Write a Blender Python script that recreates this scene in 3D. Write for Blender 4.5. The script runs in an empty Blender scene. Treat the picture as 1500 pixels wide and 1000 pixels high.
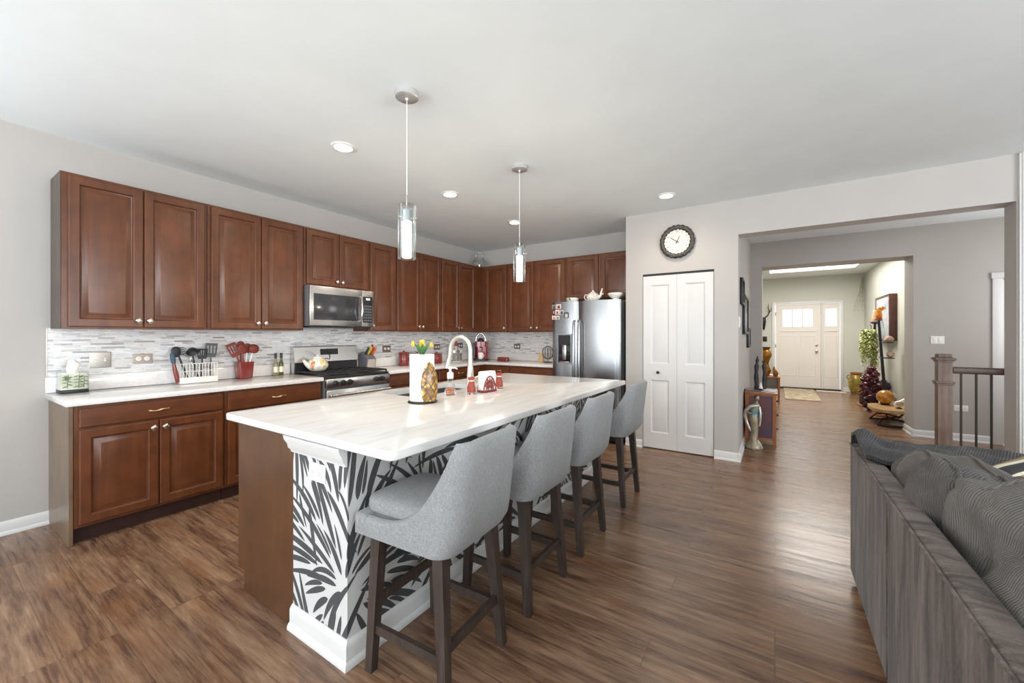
import bpy, bmesh, math, random
from mathutils import Vector, Matrix, noise
sc = bpy.context.scene
COL = sc.collection
random.seed(7)
PI = math.pi

# ------------------------------------------------------------------ camera
cam_d = bpy.data.cameras.new('camera')
cam = bpy.data.objects.new('camera', cam_d); COL.objects.link(cam)
cam.location = (0, 0, 1.323)
cam.rotation_euler = (PI/2, 0, math.radians(33.17))
cam_d.sensor_width = 36.0
cam_d.lens = 36.0*589/1500
cam_d.shift_y = -9.8/1500
cam_d.clip_start = 0.02
sc.camera = cam

# ------------------------------------------------------------------ view, world, daylight
sc.view_settings.view_transform = 'Standard'
sc.view_settings.look = 'None'
sc.view_settings.gamma = 1
sc.view_settings.use_curve_mapping = False
sc.view_settings.exposure = 0.22
world = bpy.data.worlds.new('sky'); sc.world = world
world.use_nodes = True
_bg = world.node_tree.nodes['Background']
_bg.inputs[0].default_value = (0.86, 0.93, 1.0, 1)
_bg.inputs[1].default_value = 1.3

def area(name, loc, rot, sx, sy, power, col=(1, 1, 1), spread=180):
    l = bpy.data.lights.new(name, 'AREA'); l.shape = 'RECTANGLE'
    l.size = sx; l.size_y = sy; l.energy = power; l.color = col
    l.spread = math.radians(spread)
    o = bpy.data.objects.new(name, l); COL.objects.link(o)
    o.location = loc; o.rotation_euler = rot
    return o
# daylight entering by the windows of the living room behind the camera and to its right
area('daylight_rear_window', (-2.2, -3.92, 1.45), (PI/2+.85, 0, 0), 2.4, 2.0, 140, (0.88, 0.945, 1.0))
area('daylight_patio_door', (1.6, -3.92, 1.3), (PI/2+.85, 0, 0), 3.2, 2.3, 165, (0.88, 0.945, 1.0))
area('daylight_side_window', (4.92, 0.4, 1.45), (PI/2+.85, 0, PI/2), 3.4, 2.0, 250, (0.90, 0.955, 1.0))
area('daylight_dining_window', (-4.2, -1.9, 1.5), (PI/2+.7, 0, -PI/2), 2.4, 1.9, 100, (0.88, 0.945, 1.0))
# daylight through the glass of the front door
area('daylight_front_door', (0.46, 12.28, 1.74), (-PI/2, 0, 0), 0.62, 0.42, 1.5, (0.95, 0.98, 1.0))

def lamp(name, loc, power, col=(1, 0.86, 0.70), r=0.05, spot=None, blend=0.6):
    l = bpy.data.lights.new(name, 'SPOT' if spot else 'POINT')
    l.energy = power; l.color = col; l.shadow_soft_size = r
    if spot:
        l.spot_size = math.radians(spot); l.spot_blend = blend
    o = bpy.data.objects.new(name, l); COL.objects.link(o); o.location = loc
    return o

# ------------------------------------------------------------------ helpers
def lin(h):
    h = h.lstrip('#'); r = []
    for i in (0, 2, 4):
        c = int(h[i:i+2], 16)/255
        r.append(c/12.92 if c <= .04045 else ((c+.055)/1.055)**2.4)
    return (r[0], r[1], r[2], 1)

class NT:
    """small node-tree helper"""
    def __init__(s, name):
        s.m = bpy.data.materials.new(name); s.m.use_nodes = True
        s.t = s.m.node_tree; s.b = s.t.nodes['Principled BSDF']
    def n(s, typ, **kw):
        n = s.t.nodes.new(typ)
        for k, v in kw.items():
            if k.startswith('i_'):
                key = k[2:]
                n.inputs[int(key) if key.isdigit() else key.replace('_', ' ')].default_value = v
            else: setattr(n, k, v)
        return n
    def l(s, a, b): s.t.links.new(a, b)
    def coord(s): return s.n('ShaderNodeTexCoord').outputs['Object']
    def mapping(s, src, scale=(1, 1, 1), rot=(0, 0, 0), loc=(0, 0, 0)):
        m = s.n('ShaderNodeMapping'); s.l(src, m.inputs[0])
        m.inputs['Scale'].default_value = scale; m.inputs['Rotation'].default_value = rot; m.inputs['Location'].default_value = loc
        return m.outputs[0]
    def noise(s, src, scale, detail=3, rough=.5, dist=0):
        n = s.n('ShaderNodeTexNoise'); s.l(src, n.inputs['Vector'])
        n.inputs['Scale'].default_value = scale; n.inputs['Detail'].default_value = detail
        n.inputs['Roughness'].default_value = rough; n.inputs['Distortion'].default_value = dist
        return n.outputs['Fac']
    def ramp(s, fac, stops):
        r = s.n('ShaderNodeValToRGB'); s.l(fac, r.inputs[0])
        e = r.color_ramp.elements
        while len(e) < len(stops): e.new(.5)
        for i, (p, c) in enumerate(stops):
            e[i].position = p; e[i].color = c if len(c) == 4 else (*c, 1)
        return r.outputs[0]
    def mix(s, fac, a, b, mode='MIX'):
        m = s.n('ShaderNodeMix', data_type='RGBA', blend_type=mode)
        for sock, v in ((m.inputs[0], fac), (m.inputs[6], a), (m.inputs[7], b)):
            if hasattr(v, 'is_linked'): s.l(v, sock)
            else: sock.default_value = v
        return m.outputs[2]
    def math(s, op, a, b=None):
        m = s.n('ShaderNodeMath', operation=op)
        for i, v in enumerate((a, b)):
            if v is None: continue
            if hasattr(v, 'is_linked'): s.l(v, m.inputs[i])
            else: m.inputs[i].default_value = v
        return m.outputs[0]
    def bump(s, h, strength=.3, dist=.002):
        b = s.n('ShaderNodeBump'); s.l(h, b.inputs['Height'])
        b.inputs['Strength'].default_value = strength; b.inputs['Distance'].default_value = dist
        s.l(b.outputs[0], s.b.inputs['Normal'])

def mat(name, c, rough=.5, metal=0, var=.08, scale=12, bump=0, bscale=None, coat=0, spec=None, trans=0, ior=1.45, sheen=0, stretch=(1, 1, 1)):
    m = NT(name); col = lin(c) if isinstance(c, str) else (*c, 1)
    v = m.mapping(m.coord(), stretch)
    f = m.noise(v, scale, 4)
    dk = tuple(x*(1-var) for x in col[:3]) + (1,); lt = tuple(min(1, x*(1+var)) for x in col[:3]) + (1,)
    m.l(m.ramp(f, [(.3, dk), (.7, lt)]), m.b.inputs['Base Color'])
    m.b.inputs['Roughness'].default_value = rough; m.b.inputs['Metallic'].default_value = metal
    m.b.inputs['Coat Weight'].default_value = coat
    m.b.inputs['Transmission Weight'].default_value = trans; m.b.inputs['IOR'].default_value = ior
    if sheen: m.b.inputs['Sheen Weight'].default_value = sheen
    if spec is not None: m.b.inputs['Specular IOR Level'].default_value = spec
    if bump:
        m.bump(m.noise(v, bscale or scale*4, 3), bump, .002)
    return m.m

def emit(name, c, strength):
    m = NT(name); col = lin(c)
    m.b.inputs['Base Color'].default_value = col
    m.b.inputs['Emission Color'].default_value = col; m.b.inputs['Emission Strength'].default_value = strength
    return m.m

def V(*a): return Vector(a)

def bx(bm, x0, x1, y0, y1, z0, z1, bev=0, seg=2):
    g = bmesh.ops.create_cube(bm, size=1)
    vs = g['verts']
    for v in vs:
        v.co = V(x0+(v.co.x+.5)*(x1-x0), y0+(v.co.y+.5)*(y1-y0), z0+(v.co.z+.5)*(z1-z0))
    if bev:
        es = list({e for v in vs for e in v.link_edges})
        bmesh.ops.bevel(bm, geom=es, offset=bev, segments=seg, affect='EDGES', profile=.5, clamp_overlap=True)
    return bm

def frame_from(d):
    d = d.normalized(); a = V(0, 0, 1) if abs(d.z) < .95 else V(1, 0, 0)
    u = d.cross(a).normalized(); w = d.cross(u).normalized()
    return u, w

def ringloft(bm, rings, cap=True, closed=True):
    """rings: list of lists of points with equal length"""
    R = [[bm.verts.new(p) for p in r] for r in rings]
    n = len(R[0])
    for a, b in zip(R, R[1:]):
        for i in range(n if closed else n-1):
            j = (i+1) % n
            try: bm.faces.new((a[i], a[j], b[j], b[i]))
            except ValueError: pass
    if cap:
        for r in (R[0], R[-1]):
            if len(r) > 2:
                try: bm.faces.new(r)
                except ValueError: pass
    return R

def rod(bm, p0, p1, r0, r1=None, seg=12):
    p0, p1 = V(*p0), V(*p1); r1 = r0 if r1 is None else r1
    u, w = frame_from(p1-p0)
    ringloft(bm, [[p+(u*math.cos(2*PI*i/seg)+w*math.sin(2*PI*i/seg))*r for i in range(seg)] for p, r in ((p0, r0), (p1, r1))])

def tube(bm, pts, r, seg=8, cap=True):
    pts = [V(*p) for p in pts]; n = len(pts)
    rs = r if isinstance(r, (list, tuple)) else [r]*n
    rings = []; pu = None
    for i, p in enumerate(pts):
        d = (pts[min(i+1, n-1)]-pts[max(i-1, 0)])
        if d.length < 1e-9: d = V(0, 0, 1)
        d.normalize()
        if pu is None: u, w = frame_from(d)
        else:
            u = pu - d*pu.dot(d)
            if u.length < 1e-6: u, w = frame_from(d)
            u.normalize(); w = d.cross(u)
        pu = u
        rings.append([p+(u*math.cos(2*PI*k/seg)+w*math.sin(2*PI*k/seg))*rs[i] for k in range(seg)])
    ringloft(bm, rings, cap)

def bar(bm, p0, p1, a0, b0, a1=None, b1=None, side=None):
    """square bar from p0 to p1, section a x b"""
    p0, p1 = V(*p0), V(*p1); a1 = a0 if a1 is None else a1; b1 = b0 if b1 is None else b1
    d = (p1-p0).normalized()
    s = V(*side) if side else (V(1, 0, 0) if abs(d.x) < .9 else V(0, 1, 0))
    u = (s-d*s.dot(d)).normalized(); w = d.cross(u)
    ringloft(bm, [[p+u*a*.5*i+w*b*.5*j for i, j in ((-1, -1), (1, -1), (1, 1), (-1, 1))] for p, a, b in ((p0, a0, b0), (p1, a1, b1))])

def lathe(bm, prof, c=(0, 0, 0), seg=24, axis='z', cap=True):
    """prof: [(r, h)]"""
    c = V(*c); rings = []
    for r, h in prof:
        ring = []
        for i in range(seg):
            a = 2*PI*i/seg; x, y = r*math.cos(a), r*math.sin(a)
            ring.append(c+{'z': V(x, y, h), 'y': V(x, -h, y), 'x': V(h, x, y)}[axis])
        rings.append(ring)
    ringloft(bm, rings, cap)

def ball(bm, c, r, sx=1, sy=1, sz=1, u=16, v=10):
    g = bmesh.ops.create_uvsphere(bm, u_segments=u, v_segments=v, radius=r)
    for w in g['verts']: w.co = V(w.co.x*sx, w.co.y*sy, w.co.z*sz)+V(*c)

def panel(bm, o, u, v, n, w, h, rings, back=True):
    """nested rectangular rings (inset, depth) from outside in, last one capped"""
    o, u, v, n = V(*o), V(*u), V(*v), V(*n); R = []
    for ins, d in rings:
        R.append([o+u*a+v*b+n*d for a, b in ((ins, ins), (w-ins, ins), (w-ins, h-ins), (ins, h-ins))])
    if back: ringloft(bm, R, True)
    else: bm.faces.new(ringloft(bm, R, False)[-1])

def grid(bm, nu, nv, f, closed_u=False):
    P = [[bm.verts.new(f(i/(nu-(0 if closed_u else 1)), j/(nv-1))) for j in range(nv)] for i in range(nu)]
    for i in range(nu if closed_u else nu-1):
        for j in range(nv-1):
            k = (i+1) % nu
            bm.faces.new((P[i][j], P[k][j], P[k][j+1], P[i][j+1]))
    return P

def superell(bm, c, s, e=.5, nu=40, nv=22, amp=0, freq=3, seed=0, zpow=None, wr=0):
    """puffy cushion: superellipsoid with soft creases"""
    def sp(x, p): return math.copysign(abs(x)**p, x)
    ez = zpow or e
    def f(a, b):
        th = a*2*PI; ph = (b-.5)*PI*.998
        x = sp(math.cos(ph), ez)*sp(math.cos(th), e); y = sp(math.cos(ph), ez)*sp(math.sin(th), e); z = sp(math.sin(ph), ez)
        p = V(c[0]+x*s[0], c[1]+y*s[1], c[2]+z*s[2])
        if amp:
            d = noise.noise(p*freq+V(seed, 0, 0))+.5*noise.noise(p*freq*2.3+V(0, seed, 0))
            p += V(x, y, z)*amp*d
            if wr:
                q = V(p.x*9+seed, p.y*4.5+2*noise.noise(p*5), p.z*7); p += V(x*.6, y*.3, z)*wr*(abs(noise.noise(q))*2-.6+.6*noise.noise(q*2.3))
        return p
    P = grid(bm, nu, nv, f, True)
    for j in (0, nv-1):
        try: bm.faces.new([P[i][j] for i in range(nu)])
        except ValueError: pass

def obj(name, bm, m, parent=None, world=False, smooth=35):
    """link bm as ONE mesh object; world=True: the points are world points, shifted into the parent's frame"""
    if world and parent is not None:
        bmesh.ops.translate(bm, verts=bm.verts, vec=-parent.location)
    bmesh.ops.recalc_face_normals(bm, faces=bm.faces)
    lim = math.radians(smooth)
    for f in bm.faces: f.smooth = True
    for e in bm.edges:
        if len(e.link_faces) == 2: e.smooth = e.calc_face_angle(0) < lim
    me = bpy.data.meshes.new(name); bm.to_mesh(me); bm.free()
    for k in (m if isinstance(m, (list, tuple)) else [m]): me.materials.append(k)
    o = bpy.data.objects.new(name, me); COL.objects.link(o)
    if parent is not None: o.parent = parent
    return o

def NB(): return bmesh.new()
def tag(o, label, cat, group=None, kind=None):
    o['label'] = label; o['category'] = cat
    if group: o['group'] = group
    if kind: o['kind'] = kind
    return o
def thing(name, label, cat, loc=(0, 0, 0), rz=0, group=None):
    o = bpy.data.objects.new(name, None); COL.objects.link(o)
    o.location = loc; o.rotation_euler = (0, 0, rz); o.empty_display_size = .05
    return tag(o, label, cat, group)
def struct(name, bm, m, smooth=35):
    o = obj(name, bm, m, smooth=smooth); o['kind'] = 'structure'; return o
def dup(root, loc, rz, label, group=None):
    r = root.copy(); COL.objects.link(r); r.location = loc; r.rotation_euler = (0, 0, rz); r['label'] = label
    if group: r['group'] = group
    for ch in list(root.children):
        c = ch.copy(); COL.objects.link(c); c.parent = r
        for g in list(ch.children):
            d = g.copy(); COL.objects.link(d); d.parent = c
    return r
def part(name, m, parent, fn, *a, world=False, smooth=35, **k):
    bm = NB(); fn(bm, *a, **k); return obj(name, bm, m, parent, world, smooth)
def solo(name, label, cat, bm, m, loc, rz=0, group=None, smooth=35):
    o = obj(name, bm, m, smooth=smooth); o.location = loc; o.rotation_euler = (0, 0, rz)
    return tag(o, label, cat, group)
def text_bm(s, size, depth=.0006):
    cu = bpy.data.curves.new('t', 'FONT'); cu.body = s; cu.size = size; cu.align_x = 'CENTER'; cu.align_y = 'CENTER'; cu.extrude = depth
    o = bpy.data.objects.new('t', cu); COL.objects.link(o)
    bpy.context.view_layer.update()
    me = bpy.data.meshes.new_from_object(o.evaluated_get(bpy.context.evaluated_depsgraph_get()))
    bm = NB(); bm.from_mesh(me)
    bpy.data.objects.remove(o); bpy.data.curves.remove(cu); bpy.data.meshes.remove(me)
    return bm

# ------------------------------------------------------------------ materials
def wood_mat(name, base, dark, lite, vert=True, rough=.33, sc_=1.0, coat=.15, grain=14):
    m = NT(name)
    st = (grain, grain, 1.2) if vert else (grain, 1.2, grain)
    v = m.mapping(m.coord(), tuple(s*sc_ for s in st))
    g = m.noise(v, 1.6, 5, .6, .4)
    blot = m.noise(m.coord(), 9.0, 4)
    c1 = m.ramp(g, [(.2, lin(dark)), (.5, lin(base)), (.85, lin(lite))])
    c2 = m.ramp(blot, [(.3, (.78, .78, .78, 1)), (.7, (1.15, 1.12, 1.1, 1))])
    m.l(m.mix(1.0, c1, c2, 'MULTIPLY'), m.b.inputs['Base Color'])
    m.b.inputs['Roughness'].default_value = rough
    m.b.inputs['Coat Weight'].default_value = coat; m.b.inputs['Coat Roughness'].default_value = .2
    m.bump(g, .08, .001)
    return m.m
def plain_paint(name, c, rough=.6, bump=.05):
    return mat(name, c, rough, var=.02, scale=3, bump=bump, bscale=160)
M = {}
M['wall'] = plain_paint('wall_paint', '#bcb7b2')
M['ceil'] = plain_paint('ceiling_paint', '#eaf0f1', .8, .12)
M['hallwall'] = plain_paint('hall_paint', '#b4aea9')
M['foyer'] = plain_paint('foyer_paint', '#cbccc2')
M['white'] = plain_paint('white_trim', '#dddcda', .38, .0)
M['door'] = plain_paint('white_door', '#dbd9d7', .42, .0)
M['entry'] = plain_paint('entry_door_paint', '#e9e2dc', .45, 0)
M['cherry'] = wood_mat('cherry_vertical', '#673b22', '#542d19', '#72442a', True, .30, 1, 0)
M['cherry_h'] = wood_mat('cherry_horizontal', '#673b22', '#542d19', '#72442a', False, .30, 1, 0)
M['end_sheen'] = wood_mat('end_panel_painted_sheen', '#75604b', '#6b5643', '#7e6953', True, .34)  # tan with the end panel's window sheen painted into the colour
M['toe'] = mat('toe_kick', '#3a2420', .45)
M['satin'] = mat('satin_nickel', '#d8d0c6', .28, 1)
M['gold'] = mat('champagne_pull', '#d9bd94', .28, 1)
M['chrome'] = mat('chrome', '#dcdcdc', .08, 1, var=.02)
M['brushed'] = mat('brushed_steel', '#cbcac8', .27, 1, var=.06, scale=3, stretch=(1, 1, 60))
M['brushed_v'] = mat('brushed_steel_fridge', '#a6a8aa', .24, 1, var=.05, scale=2, stretch=(40, 40, 1))
M['steel_side'] = mat('grey_appliance_side', '#6f6f70', .5, .3)
M['blackglass'] = mat('black_glass', '#141416', .06, 0, spec=.6)
M['darkplastic'] = mat('dark_plastic', '#232325', .4)
M['iron'] = mat('cast_iron', '#2c2c2d', .6, bump=.3)
M['black'] = mat('black_satin', '#1b1a1a', .4)
M['bronze'] = mat('oil_bronze', '#3a332f', .45, .6)
M['whiteplastic'] = mat('white_plastic', '#f2f0ec', .35, var=.02)
M['steelplate'] = mat('steel_plate', '#a9a39b', .35, .9)
M['ceramic'] = mat('white_ceramic', '#efe9e2', .18, var=.03, coat=.4)
M['red'] = mat('red_glaze', '#7d302b', .22, var=.08, coat=.4)
M['redsil'] = mat('red_silicone', '#7c3428', .5)
M['darkred'] = mat('dark_red_gloss', '#8c1527', .2, coat=.5)
M['charcoal'] = mat('charcoal_nylon', '#2f3235', .45)
M['greynylon'] = mat('grey_nylon', '#56595b', .5)
M['paper'] = mat('paper_white', '#f4f2ee', .9, var=.03, bump=.1, bscale=90)
M['fabric'] = None
M['legwood'] = wood_mat('stool_leg_wood', '#3f342f', '#2f2622', '#574a43', True, .42, 1.0, .05, 30)
M['newel'] = wood_mat('newel_wood', '#6e594d', '#503f35', '#867264', True, .5, 1.0, 0, 25)
M['handrail'] = wood_mat('handrail_wood', '#4d3424', '#3a2619', '#604430', False, .4)
M['amber'] = wood_mat('amber_wood', '#9c5a22', '#7a4015', '#b87432', True, .35)

def glass_mat(name, c='#ffffff', rough=0.0, ior=1.45):
    m = NT(name)
    n = m.noise(m.coord(), 8, 2)
    m.l(m.ramp(n, [(0, lin(c)), (1, tuple(min(1, x*.98) for x in lin(c)[:3])+(1,))]), m.b.inputs['Base Color'])
    m.b.inputs['Transmission Weight'].default_value = 1; m.b.inputs['Roughness'].default_value = rough; m.b.inputs['IOR'].default_value = ior
    return m.m
M['glass'] = glass_mat('clear_glass')
M['greenglass'] = glass_mat('green_oil', '#9aa53a')
M['yellowglass'] = glass_mat('yellow_oil', '#e8dca0')

def fabric_mat():
    m = NT('grey_woven_fabric'); c = m.coord()
    a = m.noise(m.mapping(c, (420, 420, 60)), 1, 2); b = m.noise(m.mapping(c, (60, 420, 420)), 1, 2)
    w = m.math('ADD', a, b)
    big = m.noise(c, 9, 2)
    col = m.ramp(m.math('MULTIPLY', w, .5), [(.34, lin('#7a7a7b')), (.5, lin('#8d8d8d')), (.66, lin('#a0a0a0'))])
    m.l(m.mix(1, col, m.ramp(big, [(.3, (.94, .94, .94, 1)), (.7, (1.04, 1.04, 1.04, 1))]), 'MULTIPLY'), m.b.inputs['Base Color'])
    m.b.inputs['Roughness'].default_value = .95; m.b.inputs['Sheen Weight'].default_value = .15
    m.bump(w, .5, .0015); return m.m
M['fabric'] = fabric_mat()

def floor_mat():
    m = NT('plank_floor'); c = m.coord()
    br = m.n('ShaderNodeTexBrick', offset=.37, offset_frequency=3, squash=1)
    m.l(c, br.inputs['Vector'])
    for k, v in (('Color1', (0, 0, 0, 1)), ('Color2', (1, 1, 1, 1)), ('Mortar', (.5, .5, .5, 1)), ('Scale', 1), ('Mortar Size', .0019), ('Mortar Smooth', .1), ('Bias', 0), ('Brick Width', 1.22), ('Row Height', .18)):
        br.inputs[k].default_value = v
    rnd = m.n('ShaderNodeSeparateColor'); m.l(br.outputs['Color'], rnd.inputs[0])
    rv = rnd.outputs[0]
    off = m.n('ShaderNodeCombineXYZ'); m.l(m.math('MULTIPLY', rv, 13.0), off.inputs[0]); m.l(m.math('MULTIPLY', rv, 7.0), off.inputs[2])
    add = m.n('ShaderNodeVectorMath', operation='ADD'); m.l(c, add.inputs[0]); m.l(off.outputs[0], add.inputs[1])
    p = add.outputs[0]
    g1 = m.noise(m.mapping(p, (1.6, 26, 1)), 1, 5, .62, .6)
    g2 = m.noise(m.mapping(p, (1.1, 5.5, 1)), 1.4, 4, .6, 1.2)
    g3 = m.noise(m.mapping(p, (7, 90, 1)), 1, 3, .6)
    gg = m.math('ADD', m.math('MULTIPLY', g1, .42), m.math('ADD', m.math('MULTIPLY', g2, .33), m.math('MULTIPLY', g3, .25)))
    col = m.ramp(gg, [(.33, lin('#3f2b22')), (.43, lin('#644939')), (.51, lin('#846751')), (.60, lin('#9b7d64')), (.70, lin('#b6997e'))])
    tint = m.ramp(rv, [(0, (.88, .85, .83, 1)), (.5, (1.0, .98, .97, 1)), (1, (1.10, 1.07, 1.04, 1))])
    col = m.mix(1, col, tint, 'MULTIPLY')
    # rusty stain drifting through the planks
    st = m.noise(m.mapping(p, (1.2, 3, 1)), 2.1, 3)
    col = m.mix(m.ramp(st, [(.52, (0, 0, 0, 1)), (.72, (.45, .45, .45, 1))]), col, lin('#8a5a38'))
    kn = m.n('ShaderNodeTexVoronoi', feature='F1'); m.l(m.mapping(p, (1.3, 3.4, 1)), kn.inputs['Vector']); kn.inputs['Scale'].default_value = 1.0
    kf = m.ramp(kn.outputs['Distance'], [(.015, (1, 1, 1, 1)), (.06, (0, 0, 0, 1))])
    col = m.mix(m.math('MULTIPLY', kf, .75), col, lin('#2c1c16'))
    col = m.mix(m.math('MULTIPLY', br.outputs['Fac'], .4), col, lin('#2a1b15'))
    m.l(col, m.b.inputs['Base Color'])
    m.l(m.ramp(g1, [(.3, (.30, .30, .30, 1)), (.7, (.20, .20, .20, 1))]), m.b.inputs['Roughness'])
    rip = m.noise(m.mapping(c, (8, 30, 1)), 1, 2)
    m.bump(m.math('ADD', m.math('MULTIPLY', g3, .5), m.math('ADD', rip, m.math('MULTIPLY', br.outputs['Fac'], -1.0))), .16, .003)
    return m.m
M['floor'] = floor_mat()

def tile_mat(name, axis):
    """thin linear stone mosaic on a wall; axis = the world axis that runs along the wall"""
    m = NT(name); s = m.n('ShaderNodeSeparateXYZ'); m.l(m.coord(), s.inputs[0])
    cb = m.n('ShaderNodeCombineXYZ'); m.l(s.outputs[axis], cb.inputs[0]); m.l(s.outputs[2], cb.inputs[1])
    def brick(w, h, off, seed):
        br = m.n('ShaderNodeTexBrick', offset=off, offset_frequency=2, squash=1.4, squash_frequency=3)
        m.l(m.mapping(cb.outputs[0], (1, 1, 1), (0, 0, 0), (seed, 0, 0)), br.inputs['Vector'])
        for k, v in (('Color1', (0, 0, 0, 1)), ('Color2', (1, 1, 1, 1)), ('Mortar', (.5, .5, .5, 1)), ('Scale', 1), ('Mortar Size', .0007), ('Bias', 0), ('Brick Width', w), ('Row Height', h)):
            br.inputs[k].default_value = v
        return br
    b1 = brick(.092, .0145, .43, .0)
    sep = m.n('ShaderNodeSeparateColor'); m.l(b1.outputs['Color'], sep.inputs[0]); r1 = sep.outputs[0]
    col = m.ramp(r1, [(0, lin('#a09b99')), (.09, lin('#c9c6c4')), (.22, lin('#e4e2e1')), (.5, lin('#f3f2f1')), (.75, lin('#dfe1e4')), (.92, lin('#eae4df')), (1, lin('#b9b7ba'))])
    vein = m.noise(m.mapping(cb.outputs[0], (9, 70, 1)), 1.5, 4, .6)
    vcol = m.ramp(vein, [(.34, lin('#b4aba8')), (.45, (1, 1, 1, 1)), (.7, (1, 1, 1, 1)), (.8, lin('#dcd3cd'))])
    col = m.mix(.75, col, vcol, 'MULTIPLY')
    col = m.mix(m.math('MULTIPLY', b1.outputs['Fac'], .5), col, lin('#a8a19c'))
    m.l(col, m.b.inputs['Base Color']); m.b.inputs['Roughness'].default_value = .22
    m.bump(m.math('ADD', r1, m.math('MULTIPLY', b1.outputs['Fac'], -1)), .35, .002)
    return m.m
M['tile_y'] = tile_mat('mosaic_tile_left', 1)
M['tile_x'] = tile_mat('mosaic_tile_back', 0)

def quartz_mat():
    m = NT('white_quartz'); c = m.coord()
    v = m.noise(m.mapping(c, (5, .8, 1), (0, 0, .55)), 3, 5, .6, .8)
    col = m.ramp(v, [(.32, lin('#d3d1ce')), (.46, lin('#dddbd9')), (.6, lin('#e2e0de')), (.75, lin('#d9d6d3'))])
    m.l(col, m.b.inputs['Base Color']); m.b.inputs['Roughness'].default_value = .12
    return m.m
M['quartz'] = quartz_mat()
def quartz_plain():
    m = NT('pale_quartz'); v = m.noise(m.coord(), 40, 3)
    m.l(m.ramp(v, [(.35, lin('#e2dfdd')), (.65, lin('#ebe8e6'))]), m.b.inputs['Base Color']); m.b.inputs['Roughness'].default_value = .14
    return m.m
M['quartz2'] = quartz_plain()

def cord_mat(name, c, lite, scale, axis_rot=(0, 0, 0), rough=.95, strength=.7):
    m = NT(name); co = m.coord()
    w = m.n('ShaderNodeTexWave', wave_type='BANDS', bands_direction='X', wave_profile='SIN')
    m.l(m.mapping(co, (1, 1, 1), axis_rot), w.inputs['Vector'])
    w.inputs['Scale'].default_value = scale; w.inputs['Distortion'].default_value = 1.2; w.inputs['Detail'].default_value = 1; w.inputs['Detail Scale'].default_value = .6
    n = m.noise(co, 6, 4)
    a = m.ramp(n, [(.3, lin(c)), (.7, lin(lite))])
    col = m.mix(1, a, m.ramp(w.outputs['Fac'], [(0, (.62, .62, .62, 1)), (.6, (1.05, 1.05, 1.05, 1))]), 'MULTIPLY')
    m.l(col, m.b.inputs['Base Color']); m.b.inputs['Roughness'].default_value = rough; m.b.inputs['Sheen Weight'].default_value = .08
    m.bump(w.outputs['Fac'], strength, .006); return m.m
def velvet_mat(name, c, lite, stretch=(3, 3, 1)):
    m = NT(name); co = m.coord()
    n = m.noise(m.mapping(co, stretch), 2.4, 6, .65, .6); f = m.noise(m.mapping(co, tuple(60*s for s in stretch)), 1, 2)
    col = m.ramp(m.math('ADD', m.math('MULTIPLY', n, .8), m.math('MULTIPLY', f, .2)), [(.40, lin(c)), (.60, lin(lite))])
    m.l(col, m.b.inputs['Base Color']); m.b.inputs['Roughness'].default_value = .85; m.b.inputs['Sheen Weight'].default_value = .12; m.b.inputs['Sheen Roughness'].default_value = .4
    m.bump(n, .15, .004); return m.m
M['velvet'] = velvet_mat('taupe_velvet', '#3b322e', '#766a63', (3, 7, 1.0))
M['velvet2'] = velvet_mat('grey_velvet', '#433d39', '#5f5853', (6, 2, 2))
M['cord'] = cord_mat('grey_corduroy', '#605b57', '#7f7a75', 36, (0, 0, 1.45))
M['cord_dark'] = cord_mat('dark_corduroy', '#343334', '#4a4847', 34, (0, 0, .35))
M['cord_mid'] = cord_mat('mid_corduroy', '#4d4845', '#67615d', 42, (0, .3, .6))

# ================================================================== THE SETTING
XL, YB, YP, ZC = -4.27, 5.47, 4.80, 2.74
bm = NB(); bx(bm, -4.4, 5.1, -4.15, 12.35, -.05, 0); struct('floor', bm, M['floor'])
bm = NB()
bx(bm, -4.4, 5.1, -4.15, 7.70, ZC, ZC+.06)
struct('ceiling', bm, M['ceil'])
bm = NB()   # foyer ceiling with a raised tray
tx0, tx1, ty0, ty1 = -.10, 1.41, 8.3, 11.05
bx(bm, -1.42, tx0, 7.70, 12.3, ZC, ZC+.06); bx(bm, tx1, 1.84, 7.70, 12.3, ZC, ZC+.06)
bx(bm, tx0, tx1, 7.70, ty0, ZC, ZC+.06); bx(bm, tx0, tx1, ty1, 12.3, ZC, ZC+.06)
bx(bm, tx0-.03, tx0, ty0, ty1, ZC+.06, ZC+.3); bx(bm, tx1, tx1+.03, ty0, ty1, ZC+.06, ZC+.3)
bx(bm, tx0-.03, tx1+.03, ty0-.03, ty0, ZC+.06, ZC+.3); bx(bm, tx0-.03, tx1+.03, ty1, ty1+.03, ZC+.06, ZC+.3)
bx(bm, tx0-.03, tx1+.03, ty0-.03, ty1+.03, ZC+.3, ZC+.34)
struct('ceiling_foyer', bm, M['ceil'])

bm = NB(); bx(bm, XL-.12, XL, -4.15, YB+.12, 0, ZC); struct('wall_left', bm, M['wall'])
bm = NB(); bx(bm, XL, -1.38, YB, YB+.12, 0, ZC); bx(bm, -1.50, -1.38, 4.92, YB, 0, ZC); struct('wall_back', bm, M['wall'])
bm = NB()   # pantry wall, header and right pier: one plane with the hall opening
dx0, dx1, dz = -1.302, -.545, 2.03
bx(bm, -1.50, dx0, YP, 4.92, 0, ZC); bx(bm, dx1, -.32, YP, 5.0, 0, ZC); bx(bm, dx0, dx1, YP, 4.92, dz, ZC)
bx(bm, -.32, 1.585, YP, 5.0, 2.37, ZC); bx(bm, 1.585, 5.0, YP, 5.0, 0, ZC)
struct('wall_pantry', bm, M['wall'])
bm = NB(); bx(bm, dx0-.02, dx1+.02, 5.35, 5.40, 0, ZC); bx(bm, dx0-.05, dx0-.02, 4.92, 5.4, 0, ZC); bx(bm, dx1+.02, dx1+.05, 5.0, 5.4, 0, ZC); struct('wall_closet', bm, M['wall'])
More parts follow.
